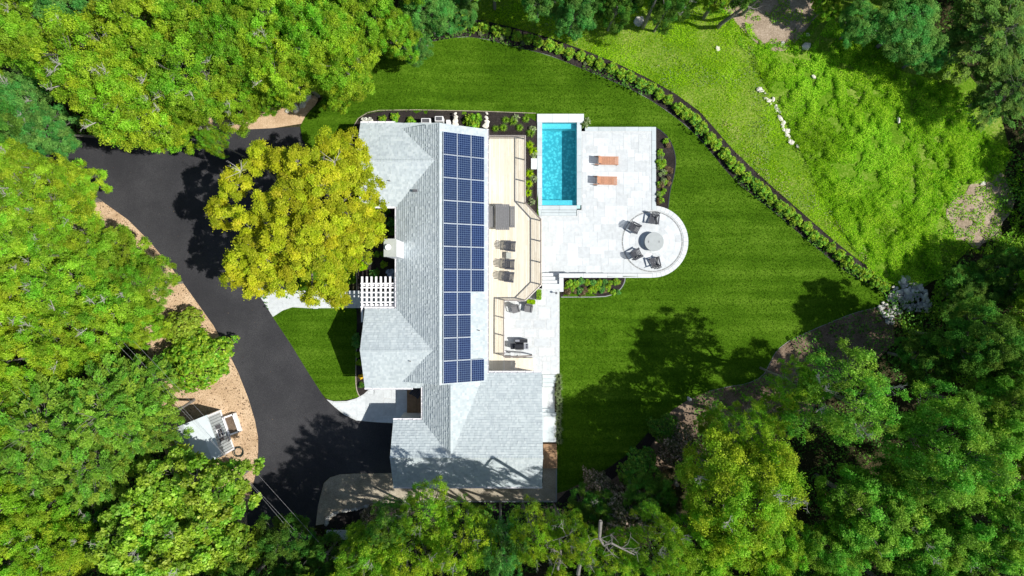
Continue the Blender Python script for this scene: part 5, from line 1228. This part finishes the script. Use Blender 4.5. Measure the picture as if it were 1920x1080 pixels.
# twisted bare limbs in the bottom woods and leaning trunks at top
def snag(label, pts, rad, seed, nt=8, mat='barkwood'):
    mb = MB(); rr = random.Random(seed); W = [P(a, b, z+(4.5 if b > 960 else 0)) for a, b, z in pts]; mb.tube(W, [rad*(1-.7*i/(len(W)-1)) for i in range(len(W))], 7, False)
    for k in range(nt):
        i = rr.randrange(1, len(W)); s = W[i]; e = s+Vector((rr.uniform(-1, 1), rr.uniform(-1, 1), rr.uniform(0, .5))); m1 = s.lerp(e, .5)+Vector((rr.uniform(-.2, .2), rr.uniform(-.2, .2), 0))
        mb.tube([s, m1, e], [rad*.3, rad*.18, .008], 5, False)
        for j in range(3): s2 = m1.lerp(e, rr.random()); mb.tube([s2, s2+Vector((rr.uniform(-.5, .5), rr.uniform(-.5, .5), rr.uniform(0, .3)))], [.02, .007], 4, False)
    tr = thing('bare_tree', label, 'tree', (0, 0, 0)); b0 = W[0]; tm = mb.mesh('trunk', M[mat]); link('trunk', tm, tr)
    lx, ly = (b0.x*1.02, b0.y*1.02) if pts[0][2] < 1 else (b0.x*H/(H-b0.z)*1.03, b0.y*H/(H-b0.z)*1.03)
    m2 = MB(); m2.tube([(lx, ly, gz(lx, ly)-.3), b0], [rad*1.1, rad], 7); link('trunk', m2.mesh('trunk', M[mat]), tr)
snag('twisted grey bare limb in the bottom woods, the western one', [(1084, 1075, 6), (1090, 1045, 7.5), (1088, 1032, 8), (1096, 1015, 8.8)], .13, 1, 6)
snag('forked grey bare limb right of the twisted one', [(1126, 978, 9), (1124, 1010, 9.2), (1132, 1022, 9.2), (1146, 1018, 9.3), (1165, 1028, 9.2), (1190, 1040, 9)], .11, 2, 8)
snag('small pale dead branches among bright foliage at the bottom', [(1046, 1065, 8.5), (1052, 1040, 9), (1048, 1010, 9.4), (1062, 1005, 9.4)], .08, 4, 9)
snag('grey broken trunk in front of the pink rhododendron', [(1266, 905, 1.5), (1270, 882, 3.4), (1300, 893, 3.0)], .15, 5, 2, 'barkwood')
snag('pale leaning bare trunk at the top edge by the white boulder', [(1209, 44, .2), (1218, 25, 3), (1232, -5, 7)], .17, 6, 4)
snag('dark forked leaning trunk at the top edge over the soil', [(1352, 44, .2), (1378, 26, 2), (1398, 10, 4), (1418, -15, 7)], .16, 7, 3, 'barkwood')
snag('second dark trunk leaning over the bare soil', [(1392, 26, 1), (1410, 10, 3), (1432, -10, 6)], .13, 8, 2, 'barkwood')
# ---- shrub row along the curved bed
def ordn(n): return str(n)+('th' if 10 <= n % 100 <= 20 else {1: 'st', 2: 'nd', 3: 'rd'}.get(n % 10, 'th'))
COLW = {'leaf_bronze': 'bronze brown', 'leaf_shrub': 'bright green', 'leaf_green': 'green', 'leaf_pale': 'pale grey green', 'leaf_yellowgreen': 'yellow green', 'leaf_bluegreen': 'blue green'}
def along(line, n):
    P_ = [np.array(p, float) for p in line]; L = [0]
    for a, b in zip(P_, P_[1:]): L.append(L[-1]+np.linalg.norm(b-a))
    out_ = []
    for i in range(n):
        s = L[-1]*i/(n-1); k = min(np.searchsorted(L, s, side='right')-1, len(P_)-2); t = (s-L[k])/(L[k+1]-L[k]); out_.append(P_[k]+(P_[k+1]-P_[k])*t)
    return out_
hl = [(a[0]*.66+b[0]*.34, a[1]*.66+b[1]*.34) for a, b in zip(smooth(HEDGE_OUT, 2, False), smooth(HEDGE_IN[:-1], 2, False))]
hs = along(smooth(HEDGE_OUT, 1, False), 46)
mids = []
ho = along(HEDGE_OUT, 50); hi = along(HEDGE_IN, 50)
for i in range(50):
    wf_ = .78 if i < 22 else .66; q = ho[i]*wf_+hi[i]*(1-wf_); x_, y_ = q[0]+R_.uniform(-2, 2), q[1]+R_.uniform(-2, 2)
    plant_tree('shrub', PROT['shrub'][i % 3], x_, y_, R_.uniform(9.5, 11.5) if i < 24 else R_.uniform(10.5, 12.8), R_.uniform(.6, .85), 'leaf_shrub', 'rounded bright green shrub, %s from the west end of the curved row' % ordn(i+1), 'shrub', 'shrubs of the curved row', zfrac=.5)
    if i % 2 == 0 and i < 30:
        q = ho[i]*.42+hi[i]*.58; plant_tree('perennial', PROT['shrub'][2], q[0]+11, q[1]+3, R_.uniform(4, 6), .3, 'leaf_pale', 'small pale perennial at the foot of the %s shrub of the curved row' % ordn(i+1), 'plant', 'pale perennials under the shrub row', zfrac=.5)
def bedplants(lst, label, group, name='shrub', cat='plant', zb=None):
    for i, (px, py, r, mt) in enumerate(lst):
        plant_tree(name, PROT['shrub'][i % 3], px, py, r, max(.3, r/17), mt, label, cat, group, zfrac=.5, base=zb)
def bedrow(lst, fmt, group):
    for i, it in enumerate(lst): bedplants([it], fmt % (COLW[it[3]], ordn(i+1)), group)
for (px, py, r, lb) in ((717, 224, 8, 'small green shrub in the north bed, the westernmost of three'), (740, 220, 9, 'green shrub in the north bed, the middle of three'), (770, 228, 9, 'green shrub in the north bed close to the condensers')): bedplants([(px, py, r, 'leaf_green')], lb, None)
bedplants([(888, 228, 17, 'leaf_green')], 'largest round shrub in the north bed west of the deck', None)
bedplants([(684, 226, 7, 'petal_white')], 'white flowering plant at the northwest gable corner', 'white flowers at the northwest gable'); bedplants([(694, 226, 6, 'petal_white')], 'smaller white flowering plant just east of the gable corner one', 'white flowers at the northwest gable')
def tuft(px, py, s, mt, label, group):
    q = G(px, py, .03); t = thing('ornamental_grass', label, 'ornamental grass', q, R_.uniform(0, 6.28), group); t.scale = (s, s, s); o = link('blades', TUFT[R_.randrange(2)], t); setmat(o, mt)
for (px, py) in ((948, 226), (986, 224), (929, 242), (974, 240), (995, 250), (944, 240), (962, 228)): tuft(px, py, R_.uniform(.55, .8), 'leaf_green', 'fine grey green grass tuft in the bed north of the deck', 'grass tufts north of the deck')
for (px, py) in ((993, 272), (993, 326), (991, 345), (990, 362), (1000, 284)): tuft(px, py, R_.uniform(.6, .85), 'leaf_meadow', 'yellow green grass tuft between the deck and the pool', 'grass tufts between deck and pool')
for (px, py, lb) in ((996, 378, 'at the south end of the pool side bed'), (1000, 336, 'just south of the square slab by the pool'), (1001, 290, 'just north of the square slab by the pool'), (998, 243, 'at the northwest pool corner'), (967, 222, 'among the grasses north of the deck'), (1100, 228, 'at the northeast corner of the pool coping'), (1096, 234, 'in the notch between pool coping and patio')):
    q = G(px, py, .03); t = thing('hosta', 'small pale broad leaved plant ' + lb, 'plant', q, R_.uniform(0, 6), 'broad leaved plants near the pool'); o = link('foliage', BP[R_.randrange(2)], t); setmat(o, 'leaf_pale')
rr = random.Random(12)
lst = [(rr.uniform(1235, 1262), rr.uniform(252, 388)) for _ in range(60)]; CB = [(1232, 246), (1252, 262), (1262, 285), (1264, 310), (1260, 335), (1252, 360), (1249, 388), (1232, 388)]
lst = sorted([p for p in lst if pip(CB, [p[0]], [p[1]])[0]][:34], key=lambda p: p[1])
bedrow([(x, y, rr.uniform(4, 7), 'leaf_bronze' if (x > 1250 and rr.random() < .6) or rr.random() < .15 else rr.choice(('leaf_shrub', 'leaf_green', 'leaf_pale'))) for x, y in lst], 'low %s perennial, %s from the north end of the curved bed', 'perennials in the curved bed')
lst = [(1062+i*9.6+rr.uniform(-2, 2), rr.choice((530, 541, 549))+rr.uniform(-2, 2)) for i in range(11)]+[(1066+i*10+rr.uniform(-2, 2), 545+rr.uniform(-3, 4)) for i in range(8)]+[(1068+i*11, 529+rr.uniform(-2, 2)) for i in range(9)]
lst.sort()
bedrow([(x, y, rr.uniform(5, 7.5), 'leaf_bronze' if y > 543 and rr.random() < .6 else rr.choice(('leaf_shrub', 'leaf_yellowgreen', 'leaf_bluegreen'))) for x, y in lst], 'bushy %s perennial, %s from the west in the bed below the terrace wall', 'perennials below the terrace wall')
for (px, py, r, mt, lb) in ((716, 405, 7, 'petal_blue', 'blue flowering hydrangea at the courtyard edge near the golden maple'), (733, 417, 9, 'leaf_bluegreen', 'dark green hydrangea in the courtyard by the house wall'), (736, 434, 8, 'leaf_dark', 'dark round shrub just north of the chimney'), (726, 396, 7, 'leaf_dark', 'dark shrub in the courtyard inner corner'),
    (718, 476, 6, 'leaf_green', 'small plant west of the chimney'), (706, 477, 6, 'leaf_green', 'small plant on the dark courtyard mulch'), (719, 496, 7, 'leaf_yellowgreen', 'yellow green plant north of the pergola'), (702, 514, 10, 'leaf_bluegreen', 'green hydrangea at the north end of the pergola'), (733, 512, 9, 'petal_blue', 'blue white hydrangea between pergola and wall'),
    (689, 475, 6, 'leaf_pale', 'pale plant on the lit courtyard mulch, northern'), (691, 491, 6, 'leaf_pale', 'pale plant on the lit courtyard mulch, southern'), (672, 485, 8, 'leaf_meadow', 'yellow green cushion at the courtyard bed edge'), (680, 500, 8, 'leaf_meadow', 'yellow green cushion near the pergola corner'),
    (668, 632, 8, 'leaf_bluegreen', 'dark shrub beside the middle gable, northern'), (668, 645, 8, 'leaf_bluegreen', 'dark shrub beside the middle gable, second'), (671, 665, 6, 'leaf_green', 'shrub beside the middle gable, third'), (673, 680, 6, 'leaf_yellowgreen', 'light green plant in the narrow front bed'), (677, 706, 5, 'petal_yellow', 'yellow flowering plant by the front bed edge'), (678, 722, 6, 'leaf_dark', 'small dark plant at the south end of the front bed')):
    bedplants([(px, py, r, mt)], lb, None)
for i, y in enumerate(range(705, 828, 11)): tuft(1047+R_.uniform(-2, 2), y, .65, 'leaf_pale', 'arching pale grass in the narrow bed beside the garage walk', 'grasses beside the garage walk')
# planters on the south patio
for (x0, y0, x1, y1, mt, lb) in ((1006, 543, 1015, 562, 'leaf_shrub', 'grey planter box with green foliage under the deck corner'), (988, 562, 1003.5, 570.5, 'leaf_meadow', 'low planter box with yellow flowers beside the grey armchairs')):
    z = ZS+.5; a = P(x0, y0, z); b = P(x1, y1, z); t = thing('planter', lb, 'planter', ((a.x+b.x)/2, (a.y+b.y)/2, ZS)); hx, hy = (b.x-a.x)/2, (a.y-b.y)/2
    mb = MB(); 
    for (u0, v0, u1, v1) in ((-hx, -hy, hx, -hy+.03), (-hx, hy-.03, hx, hy), (-hx, -hy+.03, -hx+.03, hy-.03), (hx-.03, -hy+.03, hx, hy-.03)): mb.box(u0, v0, 0, u1, v1, .5)
    mb.box(-hx+.03, -hy+.03, 0, hx-.03, hy-.03, .42); mb.build('box', M['rail'], t)
    n_ = 500; C = np.stack([NR.uniform(-hx, hx, n_), NR.uniform(-hy, hy, n_), NR.uniform(.42, .72, n_)], 1); link('foliage', leaf_mesh('foliage', C, unit(n_)*.6+np.array([0, 0, .8]), .09, M[mt], NR.random(n_)), t)
q = P(1043, 549.5, ZS+.5); mb = MB(); mb.cyl((q.x, q.y), .02, ZS, ZS+.5, 8); mb.cyl((q.x, q.y), .09, ZS+.45, ZS+.52, 14); tag(mb.build('path_light', M['darkgrey']), 'small round dark path light at the top of the garden steps', 'path light')
# ------------------------------------------------------------------ ground vegetation nobody could count
CLEAR = [LAWN, DRIVE, [(352, 210), (596, 176), (596, 240), (352, 250)], [(500, 560), (760, 560), (760, 990), (590, 990), (590, 890)], [(640, 900), (1060, 900), (1060, 942), (640, 960)]]
def scatter(poly, dens, excl=(), keep=None):
    xs = [p[0] for p in poly]; ys = [p[1] for p in poly]; A = (max(xs)-min(xs))*(max(ys)-min(ys))/SC/SC; n = int(A*dens)
    X = NR.uniform(min(xs), max(xs), n); Y = NR.uniform(min(ys), max(ys), n); k = pip(poly, X, Y)
    for e in excl: k &= ~pip(e, X, Y)
    if keep is not None: k &= keep(X, Y)
    return X[k], Y[k]
def vn(X, Y, s, seed=0, oc=3):
    """cheap smooth value noise 0..1"""
    out_ = np.zeros(len(X)); amp = 1; tot = 0
    for o_ in range(oc):
        r = np.random.default_rng(seed+o_*17); T_ = r.random((128, 128)); u = X/s*(2**o_)+37.3; v = Y/s*(2**o_)+11.7; i = np.floor(u).astype(int); j = np.floor(v).astype(int); fu = u-i; fv = v-j; fu = fu*fu*(3-2*fu); fv = fv*fv*(3-2*fv)
        a = T_[i % 128, j % 128]; b = T_[(i+1) % 128, j % 128]; c = T_[i % 128, (j+1) % 128]; d = T_[(i+1) % 128, (j+1) % 128]
        out_ += amp*((a*(1-fu)+b*fu)*(1-fv)+(c*(1-fu)+d*fu)*fv); tot += amp; amp *= .5
    return out_/tot
def gpos(X, Y, h):
    z = g(X, Y)+h; k = (H-z)/H/SC; return np.stack([(X-960)*k, (540-Y)*k, z], 1)
def stuff(name, X, Y, h, size, mat, label, up=.8, aspect=.4, tilt=.5, clump=None, rnd=None):
    C = gpos(X, Y, h); n = len(X); N = NR.normal(size=(n, 3))*tilt+np.array([0, 0, up])
    o = link(name, leaf_mesh(name, C, N, size, mat, NR.random(n) if rnd is None else rnd, clump, aspect=aspect), None, 'stuff'); return tag(o, label, 'vegetation')
for nm_, pl_, lb_ in (('lawn_grass', LAWN, 'mown grass blades across the large lawn'), ('front_lawn_grass', [(516, 594), (530, 583), (550, 578), (688, 578), (664, 600), (664, 728), (668, 744), (650, 750), (625, 750), (608, 743), (580, 700), (548, 646)], 'mown grass blades of the small front lawn')):
    X, Y = scatter(pl_, 95, [SITE, [(655, 262), (662, 240), (676, 222), (706, 209), (1006, 214), (1006, 700), (655, 700)] if nm_ == 'lawn_grass' else [(0, 0), (1, 0), (1, 1)], [(1050, 518), (1172, 518), (1171, 530), (1163, 543), (1150, 552), (1130, 557), (1050, 557)], [(1228, 238), (1240, 246), (1254, 260), (1263, 280), (1267, 300), (1264, 328), (1256, 355), (1252, 392), (1228, 392)]])
    f = vn(X, Y, 14, 51); stuff(nm_, X, Y, NR.uniform(.02, .05, len(X)), NR.uniform(.05, .115, len(X)), M['lawn_blade'], lb_, up=.7, aspect=.5, tilt=.6, rnd=np.clip(NR.random(len(X))*.8+f*.5-.15, 0, 1))
BR = [(880, -30), (1320, -30), (1400, 60), (1430, 150), (1500, 290), (1600, 470), (1660, 536)]+[(a+5, b-6) for a, b in HEDGE_OUT[::-1][1:-1]]
X, Y = scatter(BR, 420); f = vn(X, Y, 46, 3, 4); k = NR.random(len(X)) < np.clip((f-.3)*3.0, .25, 1); X, Y, f = X[k], Y[k], f[k]
stuff('meadow_grass', X, Y, NR.uniform(.02, .18, len(X)), NR.uniform(.06, .15, len(X)), M['leaf_meadow'], 'long bright yellow green meadow grass beyond the shrub row', up=.6, aspect=.3, tilt=.6, clump=np.clip(f*1.4-.2, 0, 1), rnd=np.clip(NR.random(len(X))*.5+(f-.5)*1.5+.25, 0, 1))
X, Y = scatter(BR, 26); k = vn(X, Y, 60, 8) > .62; X, Y = X[k], Y[k]
stuff('clover_flowers', X, Y, NR.uniform(.15, .28, len(X)), NR.uniform(.06, .12, len(X)), M['leaf_pale'], 'tiny whitish flowers sprinkled through the meadow grass', up=1, aspect=.9)
X, Y = scatter([(1340, 225), (1362, 222), (1420, 275), (1480, 330), (1560, 400), (1620, 460), (1640, 500), (1600, 480), (1520, 412), (1440, 345), (1368, 275)], 60); f = vn(X, Y, 22, 91); k = f > .5; X, Y = X[k], Y[k]
stuff('straw_grass', X, Y, NR.uniform(.05, .25, len(X)), NR.uniform(.08, .2, len(X)), M['straw'], 'dry straw coloured grass along the meadow side of the shrub row', up=.8, aspect=.3)
SCB = [(1395, 40), (1520, 90), (1560, 30), (1650, 60), (1680, 130), (1790, 160), (1850, 250), (1905, 290), (1860, 340), (1790, 350), (1760, 440), (1770, 520), (1700, 540), (1640, 522), (1560, 400), (1490, 260), (1430, 150)]
SOIL = [(1385, -20), (1500, -30), (1530, 20), (1490, 60), (1470, 85), (1430, 80), (1405, 50)]
X, Y = scatter(SCB, 620, [SOIL]); f = vn(X, Y, 17, 21); f2 = vn(X, Y, 120, 5); k = f > .33; X, Y, f, f2 = X[k], Y[k], f[k], f2[k]
h = np.clip((f-.33)*1.5, 0, .55)*NR.uniform(.3, 1, len(X))
stuff('meadow_scrub', X, Y, h, NR.uniform(.06, .145, len(X)), M['leaf_scrub'], 'dense green and yellow bramble scrub covering the northeast slope', up=.7, aspect=.5, tilt=.6, clump=f2, rnd=np.clip(NR.random(len(X))*.5+(f-.4)*.9+(f2-.5)*1.3+.2, 0, 1))
for nm_, pl_, th_ in (('soil_weeds', [(1340, -30), (1520, -30), (1545, 30), (1500, 100), (1400, 100), (1350, 40)], .5), ('slope_weeds', [(1750, 320), (1920, 300), (1930, 470), (1760, 480)], .42)):
    X, Y = scatter(pl_, 160); f = vn(X, Y, 16, 71); k = f > th_; X, Y, f = X[k], Y[k], f[k]
    stuff(nm_, X, Y, np.clip((f-th_)*2, 0, .3)*NR.uniform(.3, 1, len(X)), NR.uniform(.08, .2, len(X)), M['leaf_scrub'], 'weeds creeping over the bare soil ' + ('at the top edge' if th_ > .45 else 'of the shaded slope'), up=.8, aspect=.45, clump=f)
# understory of the woods
WO = [(-150, -150), (2100, -150), (2100, 1250), (-150, 1250)]
X, Y = scatter(WO, 42, [LAWN, DRIVE, MEADOW, CLEAR[2], CLEAR[3], [(560, 180), (1300, 180), (1300, 942), (560, 942)], CHIPS])
f = vn(X, Y, 45, 31); k = f > .42; X, Y, f = X[k], Y[k], f[k]
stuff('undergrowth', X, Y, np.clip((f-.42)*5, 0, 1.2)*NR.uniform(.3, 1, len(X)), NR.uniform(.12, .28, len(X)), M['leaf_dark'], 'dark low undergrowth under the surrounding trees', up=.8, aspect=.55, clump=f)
X, Y = scatter(WO, 14, [LAWN, DRIVE, MEADOW, CLEAR[2], CLEAR[3], [(560, 180), (1300, 180), (1300, 942), (560, 942)]])
stuff('leaf_litter', X, Y, NR.uniform(0, .05, len(X)), NR.uniform(.08, .2, len(X)), M['dry_leaf'], 'brown leaf litter on the forest floor', up=1.2, aspect=.5)
SHD = [(1800, 480), (1860, 460), (1905, 420), (1930, 290), (2000, 300), (2000, 760), (1700, 700), (1690, 600), (1745, 560), (1770, 480)]
X, Y = scatter(SHD, 120); f = vn(X, Y, 30, 41); k = f > .42; X, Y, f = X[k], Y[k], f[k]
stuff('shade_scrub', X, Y, np.clip((f-.42)*5, 0, 1.0)*NR.uniform(.3, 1, len(X)), NR.uniform(.12, .26, len(X)), M['leaf_green'], 'green scrub in deep shade along the right edge', up=.8, aspect=.55, clump=f)
X, Y = scatter(DRIVE, .6); k = X > 60; X, Y = X[k], Y[k]
stuff('driveway_debris', X, Y, np.full(len(X), .045), NR.uniform(.04, .10, len(X)), M['dry_leaf'], 'small dry leaves and twigs lying on the asphalt', up=2, aspect=.5)
# loose chips and debris giving the ground relief
X, Y = scatter(CHIPS, 60); stuff('wood_chips', X, Y, NR.uniform(.02, .04, len(X)), NR.uniform(.05, .11, len(X)), M['leaf_bronze'], 'scattered wood chips on the tan verge beside the driveway', up=2, aspect=.35)
